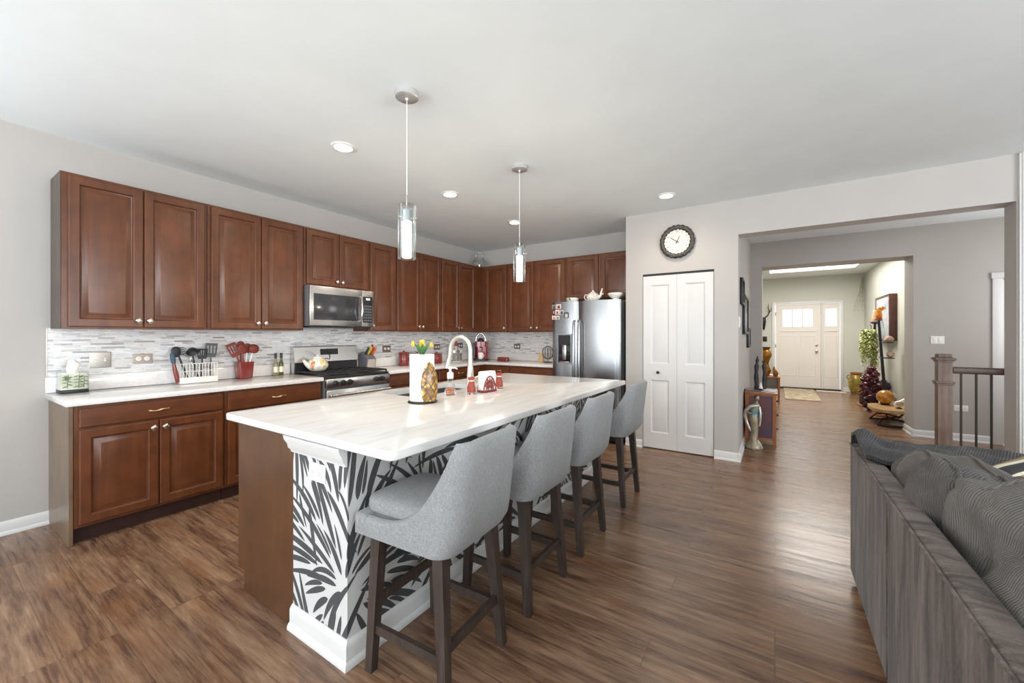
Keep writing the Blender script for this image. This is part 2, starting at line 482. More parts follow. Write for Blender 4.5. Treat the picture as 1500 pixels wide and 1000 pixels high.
bm = NB(); bx(bm, -.44, -.32, 5.0, 7.27, 0, ZC); struct('wall_hall_left', bm, M['hallwall'])
bm = NB()
bx(bm, -.44, -.165, 7.27, 7.70, 0, ZC); bx(bm, -.165, 1.515, 7.27, 7.70, 2.36, ZC)
bx(bm, 1.515, 2.285, 7.27, 7.70, 0, ZC); bx(bm, 2.285, 3.06, 7.27, 7.70, 2.0, ZC); bx(bm, 3.06, 3.3, 7.27, 7.70, 0, ZC)
struct('wall_hall_back', bm, M['hallwall'])
bm = NB(); bx(bm, 3.2, 3.3, 5.0, 7.27, 0, ZC); struct('wall_hall_right', bm, M['hallwall'])
bm = NB()
bx(bm, -1.42, .0, 12.15, 12.3, 0, ZC); bx(bm, 1.305, 1.84, 12.15, 12.3, 0, ZC); bx(bm, .0, 1.305, 12.15, 12.3, 2.10, ZC)
struct('wall_foyer_front', bm, M['foyer'])
bm = NB(); bx(bm, -1.42, -1.3, 7.70, 12.15, 0, ZC); bx(bm, -1.3, -.44, 7.65, 7.70, 0, ZC); struct('wall_foyer_left', bm, M['foyer'])
bm = NB(); bx(bm, 1.72, 1.84, 7.70, 12.15, 0, ZC); struct('wall_foyer_right', bm, M['foyer'])
bm = NB()   # living-room walls behind and beside the camera, with window openings
for a, b, z0, z1 in ((-4.27, -3.4, 0, ZC), (-1.0, 0.0, 0, ZC), (3.2, 5.0, 0, ZC), (-3.4, -1.0, 0, .45), (-3.4, -1.0, 2.45, ZC), (0, 3.2, 2.45, ZC)):
    bx(bm, a, b, -4.15, -4.0, z0, z1)
struct('wall_rear', bm, M['wall'])
bm = NB()
for a, b, z0, z1 in ((-4.0, -1.3, 0, ZC), (2.1, 4.8, 0, ZC), (-1.3, 2.1, 0, .45), (-1.3, 2.1, 2.45, ZC)):
    bx(bm, 5.0, 5.15, a, b, z0, z1)
struct('wall_right', bm, M['wall'])

def baseboard(bm, p0, p1, n, h=.09, t=.013):
    p0, p1, n = V(*p0, 0), V(*p1, 0), V(*n, 0)
    prof = [(0, 0), (t+.011, 0), (t+.011, .012), (t+.004, .022), (t, .024), (t, h-.02), (t-.003, h-.012), (t-.008, h-.004), (.002, h), (0, h)]
    ringloft(bm, [[p+n*a+V(0, 0, b) for a, b in prof] for p in (p0, p1)])
def bb(name, *runs):
    bm = NB()
    for r in runs: baseboard(bm, *r)
    struct(name, bm, M['white'])
bb('baseboard_left', ((XL, -4.0), (XL, .590), (1, 0)))
bb('baseboard_pantry', ((-1.50, YP), (dx0, YP), (0, -1)), ((dx1, YP), (-.32+.02, YP), (0, -1)), ((-.32, YP-.02), (-.32, 7.27), (1, 0)))
bb('baseboard_hall', ((1.515-.02, 7.27), (2.205, 7.27), (0, -1)), ((1.515, 7.25), (1.515, 7.70), (-1, 0)), ((-.32, 7.27), (-.165, 7.27), (0, -1)))
bb('baseboard_foyer', ((1.34, 12.15), (1.72, 12.15), (0, -1)), ((-1.3, 12.15), (-.065, 12.15), (0, -1)), ((1.72, 7.7), (1.72, 12.15), (-1, 0)))
# tall white casing at the right end of the pantry wall
bm = NB(); bx(bm, 1.592, 1.70, 4.772, 4.799, 0, ZC-.002, .004); bx(bm, 1.606, 1.66, 4.764, 4.772, 0, ZC-.002, .003); struct('trim_1', bm, M['white'])

# mosaic backsplash
bm = NB(); bx(bm, XL+.001, XL+.009, .577, 2.249, 1.026, 1.372); bx(bm, XL+.001, XL+.009, 2.249, 3.021, .90, 1.42); bx(bm, XL+.001, XL+.009, 3.021, YB-.001, 1.026, 1.372)
o = struct('trim_2', bm, M['tile_y'])
bm = NB(); bx(bm, XL+.010, -2.462, YB-.009, YB-.001, 1.026, 1.372); struct('trim_3', bm, M['tile_x'])
bm = NB(); bx(bm, XL+.001, XL+.011, .568, .5765, 1.026, 1.372); struct('trim_4', bm, M['steelplate'])

# ---- pantry bifold door
pd = thing('bifold_door', 'white panelled bifold pantry door below the round clock', 'door', (-.92, 4.83, 0)); pd['kind'] = 'structure'; pd.name = 'door_1'
def leaf(bm, x0, x1, y, panels, th=.034, z0=.012, z1=2.005, mx=.085):
    # front skin with sunk raised panels
    zs = [z0]+[z for p in panels for z in p]+[z1]
    xs = (x0, x0+mx, x1-mx, x1)
    def q(a, b, c, d): bm.faces.new([bm.verts.new(p) for p in ((a, y, c), (b, y, c), (b, y, d), (a, y, d))])
    for c, d in zip(zs, zs[1:]):
        q(xs[0], xs[1], c, d); q(xs[2], xs[3], c, d)
        if (c, d) not in [tuple(p) for p in panels]: q(xs[1], xs[2], c, d)
    for c, d in panels:
        panel(bm, (xs[1], y, c), (1, 0, 0), (0, 0, 1), (0, -1, 0), xs[2]-xs[1], d-c, [(0, 0), (.006, -.006), (.014, -.011), (.022, -.011), (.045, -.002), (.055, 0)], back=False)
    # edges and back
    vs = [[bm.verts.new((a, b, c)) for a, b, c in ((x0, yy, z0), (x1, yy, z0), (x1, yy, z1), (x0, yy, z1))] for yy in (y, y+th)]
    for i in range(4): bm.faces.new((vs[0][i], vs[0][(i+1) % 4], vs[1][(i+1) % 4], vs[1][i]))
    bm.faces.new(vs[1])
for a, b in ((-1.297, -.9245), (-.9225, -.551)):
    part('door_leaf', M['door'], pd, leaf, a, b, 4.812, [(.19, .80), (.99, 1.90)], world=True, smooth=25)
part('knob', M['bronze'], pd, lambda bm: lathe(bm, [(.006, 0), (.006, .018), (.014, .022), (.018, .030), (.014, .038), (.001, .040)], (-1.125, 4.811, .89), 16, 'y'), world=True)
part('track', M['darkplastic'], pd, bx, -1.30, -.547, 4.822, 4.85, 2.008, 2.028, world=True)

# ---- front door with side light
fd = thing('door_2', 'white entry door with three small panes and a side light', 'door', (.47, 12.2, 0)); fd['kind'] = 'structure'
def slab_with_hole(bm, x0, x1, y0, y1, z0, z1, hx0, hx1, hz0, hz1):
    bx(bm, x0, hx0, y0, y1, z0, z1); bx(bm, hx1, x1, y0, y1, z0, z1); bx(bm, hx0, hx1, y0, y1, z0, hz0); bx(bm, hx0, hx1, y0, y1, hz1, z1)
part('door_slab', M['entry'], fd, slab_with_hole, .02, .925, 12.17, 12.22, .01, 2.075, .17, .765, 1.53, 1.95, world=True)
part('side_light', M['entry'], fd, slab_with_hole, .965, 1.285, 12.17, 12.22, .03, 2.075, 1.015, 1.235, 1.53, 1.95, world=True)
def trims(bm):
    for a, b in ((.10, .45), (.50, .83)):
        bx(bm, a, b, 12.155, 12.17, 1.40, 1.425, .004)
        panel(bm, (a, 12.1695, .30), (1, 0, 0), (0, 0, 1), (0, -1, 0), b-a, 1.02, [(0, 0), (.006, .004), (.02, .004), (.026, .0005), (.04, .0005)])
    bx(bm, 1.0, 1.25, 12.155, 12.17, 1.40, 1.425, .004)
    panel(bm, (1.0, 12.1695, .30), (1, 0, 0), (0, 0, 1), (0, -1, 0), .25, 1.02, [(0, 0), (.006, .004), (.02, .004), (.026, .0005), (.04, .0005)])
part('panel_moulding', M['entry'], fd, trims, world=True)
part('pane', M['glass'], fd, lambda bm: (bx(bm, .17, .765, 12.190, 12.196, 1.53, 1.95), bx(bm, 1.015, 1.235, 12.190, 12.196, 1.53, 1.95)), world=True)
part('muntin', M['entry'], fd, lambda bm: [bx(bm, x-.016, x+.016, 12.172, 12.2, 1.53, 1.95) for x in (.365, .57)], world=True)
part('lock', M['satin'], fd, lambda bm: (lathe(bm, [(.03, 0), (.03, .012), (.012, .02), (.026, .05), (.02, .07), (.001, .075)], (.845, 12.17, .93), 16, 'y'), lathe(bm, [(.032, 0), (.03, .02), (.001, .024)], (.845, 12.17, 1.08), 16, 'y')), world=True)
part('hinge', M['bronze'], fd, lambda bm: [bx(bm, .008, .022, 12.150, 12.168, z, z+.09) for z in (.3, 1.0, 1.8)], world=True)
part('threshold', M['bronze'], fd, bx, .0, 1.30, 12.10, 12.2, 0.001, .028, world=True)
bm = NB()
bx(bm, -.06, .012, 12.13, 12.149, 0, 2.14, .004); bx(bm, 1.293, 1.345, 12.13, 12.149, 0, 2.14, .004); bx(bm, .012, 1.293, 12.13, 12.149, 2.08, 2.14, .004); bx(bm, .928, .962, 12.151, 12.22, 0, 2.10)
struct('trim_5', bm, M['white'])

# ---- side door at the end of the hall
sd = thing('door_3', 'white hallway door in a white casing behind the stair rail', 'door', (2.6, 7.3, 0)); sd['kind'] = 'structure'
part('door_leaf', M['door'], sd, leaf, 2.295, 3.05, 7.285, [(.2, .8), (.99, 1.86)], world=True, smooth=25, z1=1.99, mx=.12)
part('knob', M['satin'], sd, lambda bm: lathe(bm, [(.026, 0), (.026, .006), (.01, .01), (.01, .03), (.025, .04), (.027, .055), (.001, .065)], (2.36, 7.285, .93), 16, 'y'), world=True)
bm = NB(); bx(bm, 2.205, 2.29, 7.25, 7.269, 0, 2.0, .003); bx(bm, 2.195, 3.15, 7.245, 7.269, 2.0, 2.075, .004); bx(bm, 3.055, 3.14, 7.25, 7.269, 0, 2.0, .003); struct('trim_6', bm, M['white'])

# ================================================================== CABINETS
def knob_bm(bm, p, n):
    p, n = V(*p), V(*n); u = n.cross(V(0, 0, 1)).normalized(); w = V(0, 0, 1)
    rod(bm, p, p+n*.014, .005, .005, 10)
    R = []
    for d, r in ((.012, .009), (.016, .0155), (.021, .017), (.025, .013), (.027, .008)):
        ring = []
        for i in range(16):
            a = 2*PI*i/16; k = r/max(abs(math.cos(a)), abs(math.sin(a)))**.72
            x, y = k*math.cos(a), k*math.sin(a); t = .35+d*30
            ring.append(p+n*d+(u*(x*math.cos(t)-y*math.sin(t))+w*(x*math.sin(t)+y*math.cos(t))))
        R.append(ring)
    ringloft(bm, R)
def pull_bm(bm, p, n, u, L=.115):
    p, n, u = V(*p), V(*n), V(*u)
    pts = []; rs = []
    for i in range(25):
        t = -1+i/12; a = abs(t)
        pts.append(p+u*(t*L/2)+n*(.024-.020*a**3)+V(0, 0, .004*math.sin(t*PI)))
        rs.append(.0035+.0055*math.exp(-(t/.28)**2)+.0035*math.exp(-((a-.86)/.13)**2))
    tube(bm, pts, rs, 10)
    for s in (-1, 1): rod(bm, p+u*(s*L*.46), p+u*(s*L*.46)+n*.012, .006, .006, 10)
RAISED = [(0, 0), (0, .013), (.0025, .0175), (.007, .0195), (.052, .0195), (.056, .0165), (.0605, .0055), (.0665, .0040), (.073, .0055), (.094, .0155), (.101, .0165)]
FLAT = [(0, 0), (0, .013), (.0025, .0175), (.007, .0195), (.02, .0195)]
def front(root, kind, o, u, n, w, h, knob=None):
    up = V(0, 0, 1)
    if kind == 'door':
        d = part('door', M['cherry'], root, panel, o, u, up, n, w, h, RAISED, world=True, smooth=20)
        if knob:
            kp = V(*o)+V(*u)*(w-.03 if 'r' in knob else .03)+up*(.05 if 'b' in knob else h-.05)+V(*n)*.0195
            kb = NB(); knob_bm(kb, kp, n); k = obj('knob', kb, M['satin'], d)
            for v in k.data.vertices: v.co -= root.location
    else:
        d = part('drawer', M['cherry_h'], root, panel, o, u, up, n, w, h, FLAT, world=True, smooth=20)
        if knob:
            kb = NB(); pull_bm(kb, V(*o)+V(*u)*(w/2)+up*(h/2)+V(*n)*.0195, n, u); k = obj('pull', kb, M['gold'], d)
            for v in k.data.vertices: v.co -= root.location
UL = {'L': ((0, 1, 0), (1, 0, 0)), 'B': ((1, 0, 0), (0, -1, 0))}
def cabinet(name, label, side, a0, a1, z0, z1, depth, fronts, toe=False, fill=0, group=None):
    """side L: on the left wall, a = y; side B: on the back wall, a = x"""
    u, n = UL[side]
    loc = (XL+depth/2, (a0+a1)/2, z0) if side == 'L' else ((a0+a1)/2, YB-depth/2, z0)
    r = thing(name, label, 'cabinet', loc, group=group)
    def body(bm):
        e = .001
        def b2(d0, d1, p, q, c, d):
            if side == 'L': bx(bm, XL+d0, XL+d1, p, q, c, d, .0015, 1)
            else: bx(bm, p, q, YB-d1, YB-d0, c, d, .0015, 1)
        if toe: b2(.003, depth, a0+e, a1-e, z0+.105, z1)
        else: b2(.003 if z1 < 1 else .010, depth, a0+e, a1-e, z0, z1)
    part('body', M['cherry'], r, body, world=True)
    if side == 'L' and a0 == .595: part('side_panel', M['side_reflection'], r, lambda bm: bx(bm, XL+.010, XL+depth, a0-.004, a0+.0005, z0, z1, .001, 1), world=True)
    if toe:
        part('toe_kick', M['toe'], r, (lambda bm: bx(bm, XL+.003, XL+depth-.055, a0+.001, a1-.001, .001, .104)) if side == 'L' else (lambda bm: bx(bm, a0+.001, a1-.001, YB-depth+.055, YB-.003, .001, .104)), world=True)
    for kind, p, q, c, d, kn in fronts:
        o = (XL+depth+.0005, p, c) if side == 'L' else (p, YB-depth-.0005, c)
        front(r, kind, o, u, n, q-p, d-c, kn)
    return r
M['side_reflection'] = wood_mat('wall_cabinet_painted_reflection', '#4b3f35', '#43382f', '#53463b', True, .4, 1, 0)  # grey reflection on the cabinet side painted into the wood colour
ZU0, ZU1 = 1.365, 2.415
Ud = .305
a = ZU0+.012; b = ZU1-.018
cabinet('wall_cabinet', 'two-door cherry wall cabinet at the open end, above the tissue box', 'L', .595, 1.415, ZU0, ZU1, Ud, [('door', .625, 1.008, a, b, 'rb'), ('door', 1.013, 1.396, a, b, 'lb')])
cabinet('wall_cabinet', 'two-door cherry wall cabinet above the red utensil crock, beside the microwave', 'L', 1.416, 2.236, ZU0, ZU1, Ud, [('door', 1.440, 1.832, a, b, 'rb'), ('door', 1.837, 2.220, a, b, 'lb')])
cabinet('wall_cabinet', 'short two-door cherry cabinet directly above the microwave', 'L', 2.237, 3.012, 1.826, ZU1, Ud, [('door', 2.262, 2.622, 1.838, b, 'rb'), ('door', 2.627, 2.990, 1.838, b, 'lb')])
cabinet('wall_cabinet', 'narrow single-door cherry wall cabinet just right of the microwave', 'L', 3.013, 3.412, ZU0, ZU1, Ud, [('door', 3.027, 3.396, a, b, 'lb')])
cabinet('wall_cabinet', 'two-door cherry wall cabinet behind the nearer pendant lamp', 'L', 3.413, 4.222, ZU0, ZU1, Ud, [('door', 3.427, 3.813, a, b, 'rb'), ('door', 3.818, 4.208, a, b, 'lb')])
cabinet('wall_cabinet', 'two-door cherry wall cabinet on the left wall running into the corner', 'L', 4.223, YB-.012, ZU0, ZU1, Ud, [('door', 4.236, 4.603, a, b, 'rb'), ('door', 4.608, 4.985, a, b, 'lb')])
cabinet('wall_cabinet', 'single-door cherry corner wall cabinet above the red coffee machine', 'B', -3.963, -3.462, ZU0, ZU1, Ud, [('door', -3.885, -3.478, a, b, 'rb')])
cabinet('wall_cabinet', 'two-door cherry wall cabinet above the red butter dish, beside the fridge', 'B', -3.461, -2.463, ZU0, ZU1, Ud, [('door', -3.440, -2.992, a, b, 'rb'), ('door', -2.952, -2.482, a, b, 'lb')])
cabinet('wall_cabinet', 'short two-door cherry cabinet above the refrigerator', 'B', -2.462, -1.502, 1.80, ZU1, Ud, [('door', -2.440, -1.985, 1.812, b, None), ('door', -1.945, -1.520, 1.812, b, 'lb')])
# base units
ZB = .876
cabinet('base_cabinet', 'cherry base cabinet with one drawer over two doors at the open end', 'L', .603, 1.425, 0, ZB, .60, [('drawer', .625, 1.412, .735, .856, 1), ('door', .625, 1.016, .125, .722, 'rt'), ('door', 1.021, 1.412, .125, .722, 'lt')], True)
cabinet('base_cabinet', 'cherry base cabinet between the end unit and the gas range', 'L', 1.426, 2.246, 0, ZB, .60, [('drawer', 1.447, 2.232, .715, .856, 1), ('door', 1.447, 1.837, .125, .700, 'rt'), ('door', 1.842, 2.232, .125, .700, 'lt')], True)
cabinet('base_cabinet', 'cherry base cabinet right after the range, below the knife block', 'L', 3.024, 3.84, 0, ZB, .60, [('drawer', 3.04, 3.42, .735, .856, None), ('drawer', 3.44, 3.826, .735, .856, None), ('door', 3.04, 3.42, .125, .72, 'rt'), ('door', 3.44, 3.826, .125, .72, 'lt')], True)
cabinet('base_cabinet', 'cherry base cabinet in the kitchen corner behind the tap', 'L', 3.841, YB-.004, 0, ZB, .60, [('drawer', 3.86, 4.72, .735, .856, 1), ('door', 3.86, 4.28, .125, .72, 'rt'), ('door', 4.30, 4.72, .125, .72, 'lt')], True)
cabinet('base_cabinet', 'cherry base cabinet on the back wall below the coffee machine', 'B', -3.668, -3.22, 0, ZB, .60, [('drawer', -3.60, -3.235, .735, .856, 1), ('door', -3.60, -3.235, .125, .72, 'rt')], True)
cabinet('base_cabinet', 'cherry base cabinet on the back wall beside the fridge', 'B', -3.219, -2.463, 0, ZB, .60, [('drawer', -3.20, -2.48, .735, .856, None), ('door', -3.20, -2.85, .125, .72, 'rt'), ('door', -2.83, -2.48, .125, .72, 'lt')], True)
# base end panel, its tan carrying the painted window sheen
def endp(bm):
    bx(bm, XL+.003, XL+.602, .583, .602, .001, ZB, .001, 1)
o = obj('end_panel', NB(), M['end_sheen']); bpy.data.objects.remove(o)
bm = NB(); endp(bm); solo('end_panel', 'plain brown end panel closing the base cabinets beside the white baseboard', 'cabinet panel', bm, M['end_sheen'], (0, 0, 0))

# worktops
def worktop(label, boxes, curbs, loc):
    r = thing('worktop', label, 'countertop', loc)
    def f(bm, L):
        for q in L: bx(bm, *q, .004, 2)
    part('slab', M['quartz2'], r, f, boxes, world=True); part('upstand', M['quartz2'], r, f, curbs, world=True)
worktop('white quartz worktop carrying the tissue box and the dish rack', [(XL+.002, -3.632, .565, 2.249, .878, .914)], [(XL+.002, XL+.022, .565, 2.249, .915, 1.025)], (-3.95, 1.4, .878))
worktop('white quartz corner worktop from the range round to the fridge', [(XL+.002, -3.632, 3.021, YB-.002, .878, .914), (-3.633, -2.462, 4.833, YB-.002, .878, .914)],
        [(XL+.002, XL+.022, 3.021, YB-.002, .915, 1.025), (XL+.023, -2.462, YB-.022, YB-.002, .915, 1.025)], (-3.95, 4.2, .878))

# ================================================================== MICROWAVE
mw = thing('microwave', 'stainless over-the-range microwave with dark window', 'microwave', (-4.07, 2.62, 1.405))
part('case', M['steel_side'], mw, bx, XL+.010, -3.895, 2.242, 3.008, 1.412, 1.822, .003, world=True)
part('door', M['brushed'], mw, lambda bm: bx(bm, -3.894, -3.868, 2.245, 2.845, 1.415, 1.820, .006), world=True)
M['mwglass'] = mat('smoked_window', '#3b3b3d', .14, spec=.6)
d = part('window', M['mwglass'], mw, lambda bm: bx(bm, -3.868, -3.862, 2.285, 2.80, 1.475, 1.742, .002), world=True)
part('control_panel', M['brushed'], mw, lambda bm: bx(bm, -3.894, -3.868, 2.848, 3.005, 1.415, 1.820, .006), world=True)
kp = part('keypad', M['darkplastic'], mw, lambda bm: bx(bm, -3.868, -3.864, 2.862, 2.985, 1.46, 1.752, .002), world=True)
def keys(bm):
    for i in range(4):
        for j in range(6): bx(bm, -3.864, -3.8625, 2.872+i*.027, 2.892+i*.027, 1.475+j*.032, 1.493+j*.032)
M['keygrey'] = mat('key_grey', '#6b6b6e', .5)
k = part('button_field', M['keygrey'], mw, keys, world=True)
M['display'] = emit('display_glow', '#dfe8ea', 1.2)
part('display', M['display'], mw, lambda bm: bx(bm, -3.864, -3.8622, 2.90, 2.95, 1.715, 1.735), world=True)
def mwh(bm):
    tube(bm, [(-3.862, 2.822, 1.47), (-3.835, 2.822, 1.49), (-3.825, 2.822, 1.55), (-3.823, 2.822, 1.61), (-3.825, 2.822, 1.67), (-3.835, 2.822, 1.73), (-3.862, 2.822, 1.75)], .011, 12)
part('handle', M['chrome'], mw, mwh, world=True)
part('vent', M['darkplastic'], mw, bx, -4.2, -3.90, 2.26, 2.99, 1.398, 1.411, world=True)

# ================================================================== RANGE
rg = thing('gas_range', 'stainless gas range with black grates and a rooster-bright kettle on top', 'stove', (-3.95, 2.635, 0))
rg['label'] = 'stainless freestanding gas range with cast iron grates and round knobs'
y0, y1 = 2.256, 3.014
part('body', M['steel_side'], rg, bx, XL+.012, -3.640, y0, y1, .06, .895, .003, world=True)
part('foot', M['darkplastic'], rg, lambda bm: [rod(bm, (x, y, .001), (x, y, .06), .02) for x in (-4.2, -3.7) for y in (y0+.05, y1-.05)], world=True)
part('cooktop', M['darkplastic'], rg, bx, -4.175, -3.615, y0, y1, .896, .915, .006, world=True)
part('control_panel', M['brushed'], rg, lambda bm: bx(bm, -3.638, -3.595, y0, y1, .805, .895, .008), world=True)
for y in (2.345, 2.43, 2.505, 2.83, 2.90):
    kb = NB(); lathe(kb, [(.027, 0), (.027, .006), (.022, .010), (.020, .030), (.017, .034), (.001, .035)], (-3.595, y, .85), 20, 'x'); bx(kb, -3.563, -3.556, y-.003, y+.003, .832, .868)
    obj('knob', kb, M['darkplastic'], rg, True)
def ovd(bm): bx(bm, -3.638, -3.600, y0+.004, y1-.004, .23, .785, .006)
od = part('oven_door', M['brushed'], rg, ovd, world=True)
part('oven_window', M['blackglass'], rg, bx, -3.600, -3.596, y0+.12, y1-.12, .33, .62, .001, world=True)
part('oven_handle', M['brushed'], rg, lambda bm: (rod(bm, (-3.555, y0+.03, .735), (-3.555, y1-.03, .735), .015, None, 14), [bx(bm, -3.600, -3.55, y-.012, y+.012, .722, .748, .003) for y in (y0+.06, y1-.06)]), world=True)
part('drawer', M['brushed'], rg, bx, -3.638, -3.602, y0+.004, y1-.004, .065, .22, .006, world=True)
def guard(bm):
    prof = [(-4.255, .90), (-4.18, .90), (-4.18, 1.02), (-4.165, 1.03), (-4.19, 1.19), (-4.205, 1.20), (-4.255, 1.20)]
    ringloft(bm, [[V(x, y, z) for x, z in prof] for y in (y0+.001, y1-.001)])
part('backguard', M['brushed'], rg, guard, world=True, smooth=20)
part('guard_recess', M['darkplastic'], rg, bx, -4.180, -4.1755, y0+.01, y1-.01, .918, 1.02, world=True)
def pan(bm):
    ringloft(bm, [[V(-4.170-.0038+.003, y, 1.063), V(-4.187+.0015, y, 1.168), V(-4.195, y, 1.168), V(-4.19, y, 1.063)] for y in (2.545, 2.76)])
part('control_screen', M['darkplastic'], rg, pan, world=True)
part('clock_display', M['display'], rg, lambda bm: ringloft(bm, [[V(-4.179, y, 1.12), V(-4.1825, y, 1.138), V(-4.186, y, 1.138), V(-4.184, y, 1.12)] for y in (2.63, 2.67)]), world=True)
for i, yc in enumerate((2.39, 2.635, 2.88)):
    def grate(bm, w=.118):
        for y in (yc-w, yc, yc+w): bx(bm, -4.155, -3.64, y-.006, y+.006, .932, .946, .003)
        for x in (-4.15, -4.03, -3.90, -3.77, -3.645): bx(bm, x-.006, x+.006, yc-w, yc+w, .930, .943, .003)
        for x in (-4.15, -3.645):
            for y in (yc-w, yc+w): bx(bm, x-.007, x+.007, y-.007, y+.007, .9155, .932)
    part('grate', M['iron'], rg, grate, world=True)
for x, y in ((-4.03, 2.39), (-3.77, 2.39), (-3.90, 2.635), (-4.03, 2.88), (-3.77, 2.88)):
    part('burner', M['iron'], rg, lambda bm: (lathe(bm, [(.05, 0), (.05, .006), (.035, .008), (.035, .013), (.001, .0135)], (x, y, .9155), 18)), world=True)

# ================================================================== REFRIGERATOR
fr = thing('refrigerator', 'stainless side-by-side refrigerator with water dispenser', 'refrigerator', (-2.0, 5.05, 0))
part('case', M['steel_side'], fr, bx, -2.452, -1.540, 4.79, YB-.03, .03, 1.735, .004, world=True)
part('foot', M['darkplastic'], fr, lambda bm: [rod(bm, (x, y, .001), (x, y, .03), .025) for x in (-2.4, -1.59) for y in (4.85, 5.35)], world=True)
def fdoor(bm, x0, x1, z0=.09, z1=1.75):
    # gently bowed door
    n = 14; prof = []
    for i in range(n+1):
        t = i/n; x = x0+(x1-x0)*t; e = min(t, 1-t)*(x1-x0)
        prof.append((x, 4.722-.012*(1-(2*t-1)**2)+(.018*(1-min(1, e/.018))**2)))
    ring = [(x0, 4.788)]+prof+[(x1, 4.788)]
    ringloft(bm, [[V(x, y, z) for x, y in ring] for z in (z0, z1)])
dl = part('freezer_door', M['brushed_v'], fr, fdoor, -2.454, -2.090, world=True, smooth=40)
dr = part('fridge_door', M['brushed_v'], fr, fdoor, -2.082, -1.538, world=True, smooth=40)
part('base_grille', M['darkplastic'], fr, bx, -2.45, -1.542, 4.75, 4.788, .03, .085, world=True)
for x in (-2.125, -2.047):
    def hb(bm):
        tube(bm, [(x, 4.712, .55), (x, 4.675, .56), (x, 4.66, .62), (x, 4.655, .95), (x, 4.66, 1.42), (x, 4.675, 1.49), (x, 4.712, 1.50)], .0145, 12)
    part('handle', M['brushed_v'], fr, hb, world=True)
dp = part('dispenser', M['brushed_v'], fr, lambda bm: slab_with_hole(bm, -2.372, -2.165, 4.700, 4.7175, .945, 1.335, -2.355, -2.182, .965, 1.32), world=True)
part('dispenser_panel', M['darkplastic'], fr, bx, -2.355, -2.182, 4.699, 4.716, 1.205, 1.32, world=True)
part('dispenser_recess', M['blackglass'], fr, bx, -2.355, -2.182, 4.708, 4.716, .965, 1.205, world=True)
part('paddle', M['brushed'], fr, lambda bm: (bx(bm, -2.295, -2.24, 4.692, 4.707, 1.0, 1.19, .004), bx(bm, -2.335, -2.20, 4.688, 4.707, .968, .98, .002)), world=True)
# snapshots and magnets on the freezer door
mc = [('#8c8a88', '#2d2b2b'), ('#cfc6c2', '#7a2730'), ('#3b3a3f', '#9d7f76'), ('#e6d6d0', '#a03c46'), ('#b9b4ae', '#33414a'), ('#e9dcd8', '#c6565f'), ('#d9d3cc', '#5c6a52'), ('#3f4345', '#c9c1b6')]
ml = ['dark snapshot magnet at the upper corner of the freezer door', 'dark grey snapshot magnet beside the corner one on the freezer door', 'pink and red snapshot magnet at the freezer door edge below the corner one', 'black and red snapshot magnet in the middle of the freezer door cluster', 'grey snapshot magnet with a teal subject at the inner side of the cluster', 'pale pink magnet lowest at the freezer door edge', 'small white and rose magnet lowest beside the pale pink one', 'square black and white snapshot magnet standing apart near the door handles']
mp = [(-2.425, 1.69, .05, .05), (-2.355, 1.69, .07, .06), (-2.43, 1.622, .045, .055), (-2.375, 1.617, .055, .06), (-2.31, 1.612, .06, .06), (-2.425, 1.548, .05, .05), (-2.365, 1.545, .045, .05), (-2.245, 1.575, .07, .075)]
for (c1, c2), lb, (x, z, w, h) in zip(mc, ml, mp):
    mm = mat('snapshot', c1, .4, var=.3, scale=60); m2 = mat('snapshot_subject', c2, .4, var=.3, scale=70)
    t = (x+2.272)/.182; yd = 4.722-.012*(1-t*t)
    r = thing('fridge_magnet', lb, 'magnet', (x, yd-.0005, z), 0, 'snapshots on the fridge')
    part('picture', mm, r, bx, -w/2, w/2, -.003, 0, -h/2, h/2)
    part('subject', m2, r, bx, -w*.22, w*.30, -.0036, -.003, -h*.42, h*.22)

# ================================================================== ISLAND
def rrect(x0, x1, y0, y1, z, r, k=4):
    P = []
    for cx, cy, a0 in ((x1-r, y1-r, 0), (x0+r, y1-r, PI/2), (x0+r, y0+r, PI), (x1-r, y0+r, 1.5*PI)):
        for i in range(k+1):
            a = a0+PI/2*i/k; P.append(V(cx+r*math.cos(a), cy+r*math.sin(a), z))
    return P
IX0, IX1, IY0, IY1 = -2.42, -1.115, .94, 3.58
HX0, HX1, HY0, HY1 = -2.33, -1.97, 1.86, 2.56
WX0, WX1, WY0, WY1 = -1.83, -1.43, .985, 3.55
isl = thing('kitchen_island', 'kitchen island with brown end panel and palm-leaf papered wall under its counter', 'kitchen island', (-1.9, 2.27, 0))
part('body', M['cherry'], isl, lambda bm: (bx(bm, -2.362, -1.832, 1.005, 3.53, .105, .60), bx(bm, -2.362, -2.345, 1.005, 3.53, .60, .876), bx(bm, -1.95, -1.832, 1.005, 3.53, .60, .876), bx(bm, -2.345, -1.95, 1.005, 1.75, .60, .876), bx(bm, -2.345, -1.95, 2.65, 3.53, .60, .876)), world=True)
def endpanel(bm):
    ringloft(bm, [[V(x, y, z) for x, z in ((-2.300, .001), (-1.831, .001), (-1.831, .876), (-2.364, .876), (-2.364, .105), (-2.300, .105))] for y in (.985, 1.004)])
M['isl_end'] = wood_mat('island_end_panel', '#583820', '#4e3019', '#604028', True, .36)
part('end_panel', M['isl_end'], isl, endpanel, world=True)
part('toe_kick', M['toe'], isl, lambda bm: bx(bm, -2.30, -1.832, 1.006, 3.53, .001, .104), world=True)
for a, b, kk in ((1.02, 1.42, 'r'), (1.425, 1.82, 'l'), (1.84, 2.20, 'r'), (2.205, 2.58, 'l'), (2.60, 3.05, 'r'), (3.055, 3.52, 'l')):
    front(isl, 'door', (-2.3625, b, .125), (0, -1, 0), (-1, 0, 0), b-a, .735, kk+'t')
M['paperwall'] = plain_paint('wallpaper_ground', '#d2d1cf', .55, .0)
